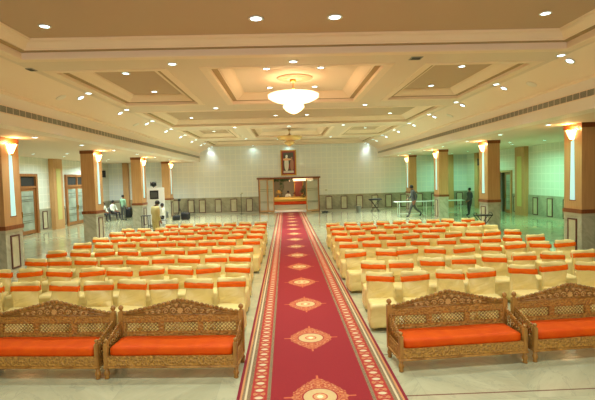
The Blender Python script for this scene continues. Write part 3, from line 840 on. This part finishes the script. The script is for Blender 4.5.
CH = {'left': [[(-5.68, 8.07), (-5.03, 8.05), (-4.29, 7.95), (-3.68, 7.93), (-3.11, 7.93), (-2.52, 7.85), (-1.92, 7.84), (-1.35, 7.86)],
 [(-6.29, 9.35), (-5.66, 9.32), (-5.02, 9.23), (-4.31, 9.18), (-3.75, 9.11), (-3.11, 9.1), (-2.52, 9.06), (-1.96, 9.11), (-1.38, 9.08)],
 [(-6.2, 10.55), (-5.63, 10.49), (-5.02, 10.47), (-4.4, 10.42), (-3.79, 10.31), (-3.19, 10.34), (-2.61, 10.31), (-1.99, 10.32), (-1.43, 10.3)],
 [(-6.33, 11.73), (-5.71, 11.71), (-5.06, 11.68), (-4.46, 11.64), (-3.85, 11.61), (-3.24, 11.59), (-2.66, 11.55), (-2.04, 11.59), (-1.48, 11.56)],
 [(-6.29, 13.17), (-5.65, 13.12), (-5.0, 13.1), (-4.36, 13.06), (-3.82, 13.04), (-3.24, 12.97), (-2.65, 12.96), (-2.07, 12.95), (-1.38, 12.91)],
 [(-6.24, 14.33), (-5.67, 14.31), (-5.02, 14.29), (-4.42, 14.29), (-3.81, 14.27), (-3.25, 14.27), (-2.63, 14.26), (-1.97, 14.24), (-1.37, 14.21)],
 [(-6.25, 15.71), (-5.66, 15.68), (-5.01, 15.65), (-4.37, 15.69), (-3.82, 15.66), (-3.21, 15.65), (-2.6, 15.6), (-2.01, 15.59), (-1.35, 15.56)],
 [(-6.27, 16.84), (-5.65, 16.85), (-4.99, 16.78), (-4.39, 16.75), (-3.77, 16.79), (-3.16, 16.76), (-2.58, 16.71), (-1.97, 16.67), (-1.37, 16.63)],
 [(-4.95, 18.15), (-4.36, 18.13), (-3.77, 18.15), (-3.2, 18.14), (-2.61, 18.13), (-2.01, 18.12), (-1.38, 18.11)]],
'right': [[(1.27, 7.89), (1.9, 7.87), (2.54, 7.91), (3.12, 7.95), (3.97, 8.12), (4.66, 8.28), (5.28, 8.2)],
 [(1.37, 8.98), (1.94, 9.0), (2.63, 9.1), (3.29, 9.19), (3.99, 9.28), (4.68, 9.38), (5.31, 9.39), (6.03, 9.47)],
 [(1.25, 10.4), (1.97, 10.42), (2.51, 10.59), (3.16, 10.55), (3.88, 10.56), (4.58, 10.67), (5.26, 10.87), (5.88, 10.86), (6.52, 10.9)],
 [(1.26, 11.73), (1.89, 11.78), (2.54, 11.79), (3.19, 11.84), (3.89, 11.84), (4.56, 11.92), (5.16, 11.94), (5.77, 12.0), (6.43, 12.03)],
 [(1.29, 12.95), (1.96, 12.98), (2.59, 13.04), (3.31, 13.1), (3.88, 13.09), (4.61, 13.17), (5.23, 13.2), (5.82, 13.27), (6.45, 13.3)],
 [(1.33, 14.27), (1.91, 14.27), (2.59, 14.34), (3.34, 14.39), (3.98, 14.36), (4.53, 14.42), (5.2, 14.46, 1), (5.78, 14.46, 1), (6.36, 14.57, 1)],
 [(1.41, 15.64), (1.97, 15.64), (2.53, 15.6), (3.33, 15.71), (3.93, 15.69), (4.54, 15.73), (5.19, 15.78), (5.83, 15.8), (6.47, 15.85)],
 [(1.38, 16.79), (2.07, 16.88), (2.68, 16.84), (3.3, 16.91), (3.95, 16.96), (4.58, 17.01), (5.26, 17.05), (5.85, 17.08), (6.63, 17.1)]]}
for side in ('left', 'right'):
    rows = CH[side]
    for ri, row in enumerate(rows):
        row = sorted(row, key=lambda q: abs(q[0]))
        for ci, q in enumerate(row):
            x, y = q[0], q[1]; plain = len(q) > 2
            k = (ri*3+ci*2+(side == 'left')) % 4
            if pused[k]: o = copy_tree(protos[k])
            else: o = protos[k]; pused[k] = True
            o.location = (x, y-.25, 0); o.rotation_euler = (0, 0, random.uniform(-.05, .05) + (0 if ri > 1 or side == 'left' else -.02))
            rn = 'front row' if ri == 0 else 'back row' if ri == len(rows)-1 else ORD[ri+1]+' row'
            cn = 'beside the red carpet' if ci == 0 else ORD[ci+1]+' seat from the carpet'
            tag(o, 'cream-covered chair %s, %s block, %s, %s' % ('without sash' if plain else 'with orange sash', side, rn, cn), 'chair', 'covered chairs in the %s block' % side)
            if plain:
                for ch in list(o.children):
                    if ch.name.startswith('sash'): bpy.data.objects.remove(ch)

# ------------------------------------------------------------------ carved sofas
def make_sofa():
    t = empty('carved_sofa')        # front faces -y; x -.9..+.9, front posts y=-.25, rear posts y=+.25
    W = .868; yf, yb = -.25, .25
    for sx in (-1, 1):
        p = MB().box(sx*W-.035, sx*W+.035, yb-.035, yb+.035, .14, .76).build('rear_post', 'carvedl', t, bevel=.006)
        MB().lathe([(.03, 0), (.018, .012), (.02, .02), (.034, .035), (.037, .055), (.026, .078), (.008, .09), (0, .092)], (sx*W, yb, .76), 12).build('finial', 'carvedl', p)
        MB().lathe([(.03, 0), (.034, .015), (.022, .03), (.036, .06), (.036, .09), (.024, .11), (.03, .14)], (sx*W, yb, 0), 12).build('leg', 'carvedl', t)
        p = MB().box(sx*W-.028, sx*W+.028, yf-.028, yf+.028, .14, .48).build('front_post', 'carvedl', t, bevel=.005)
        MB().lathe([(.022, 0), (.014, .012), (.026, .028), (.026, .042), (.012, .056), (0, .06)], (sx*W, yf, .48), 12).build('knob', 'carvedl', p)
        MB().lathe([(.028, 0), (.034, .015), (.022, .03), (.037, .06), (.037, .09), (.024, .11), (.03, .14)], (sx*W, yf, 0), 12).build('leg', 'carvedl', t)
        # sloping openwork arm panel
        fr = MB(); x0, x1 = sx*W-.014, sx*W+.014
        ya, yb_ = yf+.03, yb-.03; zt = lambda y: .47+(y-ya)/(yb_-ya)*.15
        fr.box(x0, x1, ya, yb_, .30, .335)
        mt = Matrix(((0,1,0,0),(1,0,0,0),(0,0,1,0),(0,0,0,1)))
        fr.prism([(ya, zt(ya)-.03), (yb_, zt(yb_)-.03), (yb_, zt(yb_)), (ya, zt(ya))], x0, x1, mt)
        n = 7
        for k in range(n):
            yy = ya+(yb_-ya)*(k+.5)/n; dy = (yb_-ya)/n*.5
            fr.tube([(sx*W, yy-dy, .335), (sx*W, yy+dy, zt(yy+dy)-.02)], .0075, 5); fr.tube([(sx*W, yy+dy, .335), (sx*W, yy-dy, zt(yy-dy)-.02)], .0075, 5)
            fr.sphere((sx*W, yy, (.335+zt(yy))/2), .018, 8)
        a = fr.build('arm_panel', 'carved', t)
        bd = MB()
        for k in range(11):
            yy = ya+(yb_-ya)*(k+.5)/11; bd.sphere((sx*W, yy, zt(yy)+.008), .019, 8, (.9, 1, 1))
        bd.build('arm_beading', 'carvedl', a)
    # seat frame
    MB().box(-W+.028, W-.028, yf-.025, yf+.02, .175, .305).build('front_rail', 'carved', t, bevel=.004)
    MB().box(-W-.03, W+.03, yf-.04, yf+.035, .15, .175).box(-W-.036, -W+.04, yf+.035, yb+.03, .15, .175).box(W-.04, W+.036, yf+.035, yb+.03, .15, .175).build('lower_moulding', 'carvedl', t, bevel=.004)
    MB().box(-W+.03, W-.03, yf+.02, yb-.02, .26, .30).build('seat_board', 'carvedl', t)
    for sx in (-1, 1): MB().box(sx*W-.02, sx*W+.02, yf+.03, yb-.035, .175, .30).build('side_rail', 'carved', t)
    # back
    MB().box(-W+.035, W-.035, yb-.02, yb+.02, .36, .455).build('lower_back_rail', 'carved', t)
    MB().box(-W+.035, W-.035, yb-.025, yb+.02, .605, .70).build('upper_back_rail', 'carved', t, bevel=.004)
    for (x0, x1) in ((-W+.035, -.79), (-.325, -.245), (.245, .325), (.79, W-.035)): MB().box(x0, x1, yb-.022, yb+.018, .455, .605).build('back_block', 'carved', t)
    for (x0, x1) in ((-.79, -.325), (-.245, .245), (.325, .79)):
        b = MB(); z0, z1 = .455, .605; st = .05; h = z1-z0
        k = x0-h
        while k < x1:
            for d in (1, -1):
                # clip the diagonal to the panel
                p = (k, z0) if d > 0 else (k+h, z0); q = (k+h, z1) if d > 0 else (k, z1)
                def clipx(p, q):
                    (ax, az), (bx_, bz) = p, q
                    if ax > bx_: (ax, az), (bx_, bz) = q, p
                    if bx_ <= x0 or ax >= x1: return None
                    if ax < x0: az += (bz-az)*(x0-ax)/(bx_-ax); ax = x0
                    if bx_ > x1: bz = az+(bz-az)*(x1-ax)/(bx_-ax); bx_ = x1
                    return (ax, az), (bx_, bz)
                c = clipx(p, q)
                if c and abs(c[0][0]-c[1][0]) > .004:
                    b.tube([(c[0][0], yb-.002+.004*d, c[0][1]), (c[1][0], yb-.002+.004*d, c[1][1])], .0062, 5)
            k += st*1.05
        b.box(x0, x1, yb-.016, yb+.012, z0, z0+.012).box(x0, x1, yb-.016, yb+.012, z1-.012, z1)
        b.build('lattice_panel', 'carvedl', t)
    # scalloped crest
    out = [(-W+.035, .70)]; n = 12
    prof = lambda u: .735+.185*(u**1.15)      # u 0 at the ends, 1 at centre
    pts = []
    for i in range(2*n+1):
        x = -(W-.035)+(2*(W-.035))*i/(2*n); u = 1-abs(x)/(W-.035); pts.append((x, prof(u)))
    for (xa, za), (xb, zb) in zip(pts, pts[1:]):
        for k in range(5):
            a = PI*k/4; mx, mz = (xa+xb)/2, (za+zb)/2; r = (xb-xa)/2
            dx = -math.cos(a)*r; out.append((mx+dx, mz+dx*(zb-za)/(xb-xa)+math.sin(a)*r*.75))
    out.append((W-.035, .70))
    cl = [out[0]]
    for p in out[1:]:
        if abs(p[0]-cl[-1][0])+abs(p[1]-cl[-1][1]) > 1e-5: cl.append(p)
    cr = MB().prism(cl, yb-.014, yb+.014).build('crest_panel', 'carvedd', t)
    bd = MB()
    for (xa, za), (xb, zb) in zip(pts, pts[1:]): bd.sphere(((xa+xb)/2, yb-.012, (za+zb)/2+.004), .026, 8, (1, .6, 1))
    # inner sloped moulding
    for sx in (-1, 1): bd.tube([(sx*.80, yb-.018, .712), (sx*.4, yb-.02, .775), (0, yb-.02, .865)], .009, 6)
    bd.tube([(-.83, yb-.018, .705), (.83, yb-.018, .705)], .010, 6)
    bd.build('crest_beading', 'carvedl', cr)
    def spiral(cx, cz, r, d, turns=1.4):
        P = []
        for k in range(16):
            a = d*turns*2*PI*k/15 + (PI if d < 0 else 0); q = r*(1-k/17); P.append((cx+q*math.cos(a), yb-.022, cz+q*math.sin(a)))
        MB().tube(P, .0085, 6).build('scroll_carving', 'carvedh', cr)
    for sx in (-1, 1):
        for (x, r) in ((.10, .046), (.21, .042), (.31, .034), (.40, .027), (.48, .021)): spiral(sx*x, .716+r, r, sx)
        spiral(sx*.055, .836, .024, -sx); spiral(sx*.16, .818, .020, -sx)
    rl = MB()
    for k in range(0):
        a = PI*k/7; rl.sphere((.055*math.cos(a), yb-.02, .735+.07*math.sin(a)), .018, 8, (1, .6, 1.2))
    N = 24; A = []
    for k in range(N):
        a = 2*PI*k/N; r = .036+(.014 if k % 3 == 0 else 0); A.append((r*math.cos(a)*1.0, .765+r*math.sin(a)))
    rl.prism(A, yb-.026, yb-.012).build('rosette_carving', 'carvedh', cr)
    def cd(p, n): return p + n*.006*noise.noise(p*5) + Vector((0, 0, -.008*abs(p.y+.0)*2))
    MB().rbox(-W+.045, W-.045, yf+.0, yb-.035, .30, .425, .03, (24, 8, 4), cd).build('seat_cushion', 'cush', t)
    return t
sf = make_sofa()
sofas = [(-1.915, 6.14, -4.0, 'carved wooden sofa with orange cushion just left of the red carpet'),
         (-3.76, 6.28, -5.2, 'carved wooden sofa with orange cushion at the far left, cut off by the picture edge'),
         (1.965, 6.13, 4.2, 'carved wooden sofa with orange cushion just right of the red carpet'),
         (3.85, 6.28, 4.2, 'carved wooden sofa with orange cushion at the far right, cut off by the picture edge')]
for i, (x, y, a, lb) in enumerate(sofas):
    o = sf if i == 0 else copy_tree(sf)
    o.location = (x, y, 0); o.rotation_euler = (0, 0, math.radians(a)); tag(o, lb, 'sofa', 'carved sofas in front of the chairs')

# ------------------------------------------------------------------ people
def person(loc, rz, scale, pose, shirt, trouser, label, name='person', sleeves='long', tunic=False, girth=1.0):
    J = dict(pel=(0,0,.95), waist=(0,0,1.08), chest=(0,0,1.27), neck=(0,0,1.46), nk2=(0,-.01,1.53), head=(0,-.02,1.62), htop=(0,-.01,1.70), nose=(0,-.115,1.60),
             hl=(.10,0,.90), hr=(-.10,0,.90), kl=(.11,-.02,.50), kr=(-.11,-.02,.50), al=(.11,0,.09), ar=(-.11,0,.09), tl=(.12,-.17,.035), tr=(-.12,-.17,.035),
             sl=(.19,0,1.40), sr=(-.19,0,1.40), el=(.23,.03,1.13), er=(-.23,.03,1.13), wl=(.24,-.06,.89), wr=(-.24,-.06,.89), pl_=(.24,-.09,.82), pr_=(-.24,-.09,.82))
    J.update(pose)
    R = dict(pel=(.15,.11), waist=(.135,.10), chest=(.165,.115), neck=(.07,.065), nk2=(.05,.05), head=(.078,.092), htop=(.055,.065), nose=(.012,.012),
             hl=(.09,.09), hr=(.09,.09), kl=(.06,.06), kr=(.06,.06), al=(.043,.043), ar=(.043,.043), tl=(.04,.028), tr=(.04,.028),
             sl=(.062,.062), sr=(.062,.062), el=(.043,.043), er=(.043,.043), wl=(.03,.025), wr=(.03,.025), pl_=(.038,.018), pr_=(.038,.018))
    E = [('pel','waist','s'),('waist','chest','s'),('chest','neck','s'),('neck','nk2','k'),('nk2','head','k'),('head','htop','k'),('head','nose','k'),
         ('pel','hl','t'),('pel','hr','t'),('hl','kl','t'),('hr','kr','t'),('kl','al','t'),('kr','ar','t'),('al','tl','f'),('ar','tr','f'),
         ('chest','sl','s'),('chest','sr','s'),('sl','el','s'),('sr','er','s'),('el','wl','s' if sleeves == 'long' else 'k'),('er','wr','s' if sleeves == 'long' else 'k'),('wl','pl_','k'),('wr','pr_','k')]
    for hnd, wr_, sx in (('pl_','wl',1), ('pr_','wr',-1)):
        h = Vector(J[hnd]); w = Vector(J[wr_]); d = (h-w).normalized(); side = d.cross(Vector((1,0,0)));
        if side.length < .1: side = Vector((0,1,0))
        side.normalize()
        for k in range(4):
            o = (k-1.5)*.019; ln = (.062, .072, .068, .052)[k]; n1 = '%s%d' % (hnd, k)
            b = h + side*o + d*.02; J[n1] = tuple(b); J[n1+'t'] = tuple(b + d*ln + Vector((-sx*.012, 0, 0)))
            R[n1] = (.010, .010); R[n1+'t'] = (.008, .008); E += [(hnd, n1, 'k'), (n1, n1+'t', 'k')]
        n1 = hnd+'th'; J[n1] = tuple(w + d*.03 - side*.035); J[n1+'t'] = tuple(w+d*.08-side*.05); R[n1] = (.011, .011); R[n1+'t'] = (.009, .009); E += [(wr_, n1, 'k'), (n1, n1+'t', 'k')]
    if tunic: E = [(a, b, 's') if (a, b) in (('pel','hl'),('pel','hr'),('hl','kl'),('hr','kr')) else (a, b, c) for a, b, c in E]
    for q in R: R[q] = (R[q][0]*(girth if q not in ('head','htop','nose','nk2') and len(q) < 6 and 'pl_' not in q and 'pr_' not in q else 1), R[q][1]*(girth if q in ('pel','waist','chest','hl','hr','kl','kr','sl','sr') else 1))
    if tunic: R['hl'] = R['hr'] = (.13, .12); R['kl'] = R['kr'] = (.075, .07)
    keys = list(J); me = bpy.data.meshes.new('person_rig')
    me.from_pydata([J[k] for k in keys], [(keys.index(a), keys.index(b)) for a, b, c in E], [])
    o = bpy.data.objects.new('body', me); COL.objects.link(o)
    md = o.modifiers.new('Skin', 'SKIN'); md.use_smooth_shade = True
    for i, k in enumerate(keys):
        sv = me.skin_vertices[0].data[i]; sv.radius = R[k]; sv.use_root = (k == 'pel')
    sd = o.modifiers.new('Sub', 'SUBSURF'); sd.levels = 1; sd.render_levels = 1
    dg = bpy.context.evaluated_depsgraph_get(); dg.update()
    nm = bpy.data.meshes.new_from_object(o.evaluated_get(dg)); bpy.data.objects.remove(o)
    mats = {'k': 0, 's': 1, 't': 2, 'f': 3}
    nm.materials.clear()
    for q in ('skin', shirt, trouser, 'shoe'): nm.materials.append(M[q])
    segs = [(Vector(J[a]), Vector(J[b]), mats[c]) for a, b, c in E]
    for p in nm.polygons:
        c = p.center; best = (9, 0)
        for a, b, m_ in segs:
            ab = b-a; tt = max(0, min(1, (c-a).dot(ab)/max(ab.length_squared, 1e-9))); dd = (c-(a+ab*tt)).length
            if dd < best[0]: best = (dd, m_)
        p.material_index = best[1]; p.use_smooth = True
    root = bpy.data.objects.new(name, nm); COL.objects.link(root)
    root.location = loc; root.rotation_euler = (0, 0, rz); root.scale = (scale,)*3
    h = Vector(J['head']); up = (Vector(J['htop'])-h).normalized()
    b = MB(); b.lathe([(0, .118), (.06, .10), (.088, .06), (.096, .015), (.09, -.03), (.07, -.05)], (0, .018, 0), 14, Matrix.Translation(h+Vector((0,0,.0))))
    b.build('hair', 'hair', root)
    ey = MB()
    for sx in (-1, 1): ey.sphere((h.x+sx*.03, h.y-.088, h.z+.005), .010, 6)
    ey.build('eyes', 'hair', root)
    tag(root, label, 'person'); return root
person((-5.98, 19.5, 0), math.radians(140), 1.07,
       dict(wl=(.2,-.2,.98), pl_=(.19,-.27,.96), el=(.24,.0,1.14), chest=(0,-.03,1.27), neck=(0,-.06,1.45), nk2=(0,-.08,1.51), head=(0,-.12,1.59), htop=(0,-.13,1.67), nose=(0,-.21,1.55)),
       'sh_yellow', 'tr_dark', 'man in a long mustard shirt and dark trousers standing behind the left chairs', tunic=True, girth=1.15)
person((-11.62, 31.4, 0), math.radians(160), 1.04, dict(wl=(.16,-.22,1.1), pl_=(.1,-.28,1.1), el=(.24,-.02,1.12)), 'sh_green', 'tr_grey', 'man in a pale green shirt and grey trousers standing beside the seated pair')
walk = dict(kl=(.10,-.20,.52), al=(.10,-.30,.11), tl=(.10,-.45,.04), kr=(-.10,.08,.50), ar=(-.10,.42,.22), tr=(-.10,.34,.06), el=(.22,.10,1.14), wl=(.22,.04,.90), pl_=(.22,.0,.83), er=(-.22,-.05,1.13), wr=(-.2,-.24,.96), pr_=(-.2,-.30,.93), chest=(0,-.05,1.27), neck=(0,-.08,1.46), nk2=(0,-.1,1.52), head=(0,-.13,1.61), htop=(0,-.13,1.69), nose=(0,-.23,1.58), sl=(.19,-.05,1.40), sr=(-.19,-.05,1.40))
person((7.5, 27.4, 0), math.radians(-90), 1.16, walk, 'sh_grey', 'tr_grey', 'man in grey walking left behind the long white table', girth=1.2)
person((11.05, 27.6, 0), math.radians(-80), 1.0, dict(al=(.11,-.12,.09), tl=(.11,-.28,.035), kl=(.11,-.08,.5), wl=(.2,-.16,.96), pl_=(.2,-.23,.93)), 'sh_grey', 'tr_dark', 'man in dark grey clothes standing at the far end of the white tables', girth=1.2)
sit = dict(pel=(0,0,.52), waist=(0,.0,.66), chest=(0,-.0,.86), neck=(0,0,1.05), nk2=(0,-.01,1.11), head=(0,-.03,1.2), htop=(0,-.02,1.28), nose=(0,-.125,1.18), hl=(.1,-.03,.5), hr=(-.1,-.03,.5),
           kl=(.12,-.45,.52), kr=(-.12,-.45,.52), al=(.12,-.5,.10), ar=(-.12,-.48,.10), tl=(.12,-.66,.035), tr=(-.12,-.64,.035), sl=(.18,0,.98), sr=(-.18,0,.98), el=(.22,-.08,.72), er=(-.22,-.08,.72),
           wl=(.12,-.3,.64), wr=(-.12,-.3,.64), pl_=(.09,-.37,.62), pr_=(-.09,-.37,.62))
person((-12.85, 31.0, 0), math.radians(60), 1.04, sit, 'sh_white', 'tr_dark', 'seated man in a white shirt, the nearer of the seated pair in the left aisle')
person((-12.55, 32.0, 0), math.radians(60), 1.08, sit, 'sh_white', 'tr_dark', 'seated man in a pale shirt, the farther of the seated pair in the left aisle')
person((-7.5, 26.2, 0), math.radians(-60), 1.05, sit, 'sh_white', 'tr_dark', 'seated person in white shirt in front of the white display board')
def plain_chair(loc, rz, label):
    t = empty('visitor_chair', loc, rz); tag(t, label, 'chair')
    MB().rbox(-.23, .23, -.22, .22, .36, .41, .02, (4,4,2)).build('seat', 'greym', t)
    MB().rbox(-.22, .22, .24, .28, .5, .88, .015, (4,2,4)).build('backrest', 'greym', t)
    for sx in (-1, 1):
        MB().tube([(sx*.22, -.2, 0), (sx*.21, -.2, .38)], .014).build('leg', 'greym', t); MB().tube([(sx*.22, .27, 0), (sx*.21, .23, .4), (sx*.2, .27, .85)], .014).build('leg', 'greym', t)
person((-.12, 42.7, 0), 0, 1.1, sit, 'sh_white', 'sh_white', 'person dressed in white seated behind the lobby table')
plain_chair((-.12, 42.7, 0), 0, 'grey chair under the white-clad person in the lobby')
plain_chair((-12.85, 31.0, 0), math.radians(60), 'grey metal chair under the nearer seated man in the left aisle')
plain_chair((-12.55, 32.0, 0), math.radians(60), 'grey metal chair under the farther seated man in the left aisle')
plain_chair((-7.5, 26.2, 0), math.radians(-60), 'grey metal chair under the seated person by the display board')

# ------------------------------------------------------------------ equipment
t = empty('display_board', (-8.27, 27.35, 0)); tag(t, 'tall white display board standing behind the man in mustard shirt', 'board')
MB().box(-.55, .6, -.03, .03, .05, 2.27).build('panel', 'white', t, bevel=.005)
MB().box(-.26, .26, -.045, -.03, 1.58, 2.1).build('dark_print', 'black', t); MB().box(-.2, .2, -.05, -.045, 1.66, 2.0).build('print_image', 'tr_grey', t)
for x in (-.45, .5): MB().box(x-.03, x+.03, -.25, .25, 0, .05).build('foot', 'greym', t)
t = empty('studio_lamp', (-8.30, 27.35, 2.27)); tag(t, 'black studio lamp clamped on top of the white display board', 'lamp')
MB().tube([(0,0,0), (0,0,.1)], .02).build('clamp', 'blackm', t); MB().lathe([(.06, -.12), (.13, -.1), (.15, .05), (.08, .12), (0, .13)], (0,0,0), 14, Matrix.Translation((0,0,.2)) @ Matrix.Rotation(1.2, 4, 'X')).build('lamp_head', 'black', t)
MB().box(-.17, -.15, -.05, .05, .1, .36).box(.15, .17, -.05, .05, .1, .36).build('barn_door', 'black', t)
def small_table(name, loc, w, d, h, m, label, cat='table'):
    t = empty(name, loc); tag(t, label, cat)
    MB().box(-w/2, w/2, -d/2, d/2, h-.04, h).build('table_top', m, t, bevel=.005)
    for sx in (-1, 1):
        for sy in (-1, 1): MB().box(sx*(w/2-.05)-.02, sx*(w/2-.05)+.02, sy*(d/2-.05)-.02, sy*(d/2-.05)+.02, 0, h-.04).build('leg', m, t)
    return t
small_table('side_table', (-8.2, 25.3, 0), .45, .45, .76, 'tr_grey', 'small dark side table beside the third left pillar')
def tripod(name, loc, h, label, head=True):
    t = empty(name, loc); tag(t, label, 'tripod')
    for k in range(3):
        a = 2*PI*k/3+.4; MB().tube([(.32*math.cos(a), .32*math.sin(a), 0), (0, 0, h*.62)], .016).build('leg', 'blackm', t)
    MB().tube([(0,0,h*.45), (0,0,h)], .018).build('centre_column', 'blackm', t)
    if head: MB().rbox(-.08, .08, -.12, .12, h, h+.15, .02, (3,3,3)).build('tripod_head', 'black', t)
tripod('camera_tripod', (-7.72, 31.3, 0), 1.25, 'black camera tripod standing behind the farthest left pillar')
def bag(loc, w, d, h, rz, label, name='equipment_bag'):
    t = empty(name, loc, rz); tag(t, label, 'bag')
    MB().rbox(-w/2, w/2, -d/2, d/2, 0, h, min(w, d, h)*.3, (6,6,6), lambda p, n: p+n*.02*noise.noise(p*6)).build('body', 'black', t)
    MB().tube([(-w*.25, 0, h-.02), (-w*.2, 0, h+.07), (w*.2, 0, h+.07), (w*.25, 0, h-.02)], .012).build('handle', 'blackm', t)
bag((-7.72, 30.3, 0), .5, .3, .33, .2, 'low black bag on the floor left of the tripod'); bag((-7.2, 30.7, 0), .6, .35, .5, -.2, 'taller black bag on the floor right of the tripod')
bag((-12.2, 34.0, 0), .55, .3, .78, .1, 'upright black case beside the pilaster in the left aisle', 'upright_case')
t = empty('microphone_stand', (-3.75, 34.3, 0)); tag(t, 'thin black microphone stand against the back wall left of the entrance', 'stand')
MB().lathe([(0, 0), (.14, 0), (.14, .02), (0, .03)], (0,0,0), 16).build('base', 'blackm', t); MB().tube([(0,0,.02), (0,0,1.45)], .015).build('pole', 'blackm', t); MB().sphere((0,0,1.48), .035).build('microphone', 'black', t)
t = empty('metal_bucket', (4.92, 32.6, 0)); tag(t, 'round grey metal bucket on the floor right of the entrance', 'bucket')
MB().lathe([(0, 0), (.15, 0), (.21, .46), (.225, .47), (.20, .46), (.145, .03), (0, .03)], (0,0,0), 20).build('body', 'greym', t)
MB().tube([(-.21,0,.44), (-.16,0,.56), (0,0,.6), (.16,0,.56), (.21,0,.44)], .008, 6).build('handle', 'blackm', t)
t = empty('folding_tray_stand', (6.2, 32.9, 0)); tag(t, 'black folding stand with crossed legs holding a dark tray, before the back wall', 'stand')
for y in (-.2, .2):
    MB().tube([(-.3, y, 0), (.3, y, .84)], .018).build('leg', 'blackm', t); MB().tube([(.3, y, 0), (-.3, y, .84)], .018).build('leg', 'blackm', t)
MB().rbox(-.47, .47, -.27, .27, .84, .96, .04, (8,4,2), lambda p, n: p+n*.03*noise.noise(p*4)).build('tray', 'black', t)
t = empty('floor_box', (2.55, 33.4, 0)); tag(t, 'small flat black object on the floor right of the entrance door', 'box')
MB().rbox(-.22, .22, -.15, .15, 0, .1, .03, (4,4,3)).build('body', 'black', t); MB().tube([(-.08, 0, .09), (0, 0, .15), (.08, 0, .09)], .012).build('handle', 'blackm', t)
def long_table(x0, x1, y, label):
    t = empty('long_folding_table', ((x0+x1)/2, y, 0)); tag(t, label, 'table', 'white tables in the right aisle'); w = (x1-x0)/2
    MB().box(-w, w, -.3, .3, .90, .94).build('table_top', 'whitel', t, bevel=.008)
    for sx in (-1, 1):
        for sy in (-1, 1): MB().tube([(sx*(w-.25), sy*.24, 0), (sx*(w-.25), sy*.24, .9)], .022).build('leg', 'whitel', t)
        MB().tube([(sx*(w-.25), -.32, .04), (sx*(w-.25), .32, .04)], .025).build('foot_rail', 'whitel', t)
    MB().tube([(-w+.25, 0, .16), (w-.25, 0, .16)], .02).build('stretcher', 'whitel', t)
long_table(6.55, 8.75, 28.4, 'nearer-left long white folding table beside the walking man')
long_table(8.85, 11.0, 28.5, 'long white folding table reaching towards the standing man in dark grey')
t = empty('folding_stand', (8.0, 18.85, 0)); tag(t, 'low black folding stand with crossed legs beside the second nearest right pillar', 'stand')
MB().box(-.34, .34, -.2, .2, .80, .84).build('shelf', 'blackm', t)
for sy in (-1, 1):
    MB().tube([(-.32, sy*.17, .0), (.30, sy*.17, .80)], .016).build('leg', 'blackm', t); MB().tube([(.32, sy*.17, 0), (-.30, sy*.17, .80)], .016).build('leg', 'blackm', t)
MB().tube([(-.33, -.18, .84), (-.33, -.1, .93), (-.33, .1, .93), (-.33, .18, .84)], .012).build('hoop', 'blackm', t)
MB().tube([(.33, -.18, .84), (.33, -.1, .93), (.33, .1, .93), (.33, .18, .84)], .012).build('hoop', 'blackm', t)
for s, y, z in ((-1, 33.6, 3.3), (1, 32.3, 3.42)):
    t = empty('wall_speaker', (s*(SX-.03), y, z)); tag(t, 'black loudspeaker mounted high on the %s wall near the far corner' % lr(s), 'speaker')
    x0, x1 = sorted((-s*.10, -s*.36)); MB().box(x0, x1, -.16, .16, -.25, .25).build('cabinet', 'black', t, bevel=.01)
    MB().tube([(0, 0, 0), (-s*.12, 0, 0)], .03).build('bracket', 'blackm', t)

# ------------------------------------------------------------------ camera, world, view
F = Vector((0.02576718, 0.99850619, -0.04818134)); R_ = Vector((0.99926362, -0.02709753, -0.02716506)); U = Vector((0.02843008, 0.04744589, 0.99846914))
cam = bpy.data.cameras.new('camera'); co = bpy.data.objects.new('camera', cam); COL.objects.link(co)
mw = Matrix.Identity(4)
for i in range(3): mw[i][0] = R_[i]; mw[i][1] = U[i]; mw[i][2] = -F[i]
mw.translation = Vector((-.3489, 0, 2.6)); co.matrix_world = mw
cam.sensor_width = 36; cam.lens = 450/595*36; cam.clip_end = 200; sc.camera = co
w = bpy.data.worlds.new('world'); sc.world = w; w.use_nodes = True
w.node_tree.nodes['Background'].inputs[0].default_value = (.9, .85, .7, 1); w.node_tree.nodes['Background'].inputs[1].default_value = .03
sc.view_settings.view_transform = 'Standard'; sc.view_settings.look = 'None'; sc.view_settings.gamma = 1; sc.view_settings.use_curve_mapping = False
sc.view_settings.exposure = -0.04
sc.cycles.use_denoising = True; sc.cycles.max_bounces = 8; sc.cycles.diffuse_bounces = 5; sc.cycles.glossy_bounces = 4; sc.cycles.transparent_max_bounces = 8
sc.cycles.sample_clamp_indirect = 6; sc.cycles.caustics_reflective = False; sc.cycles.caustics_refractive = False
sc.cycles.use_light_tree = True
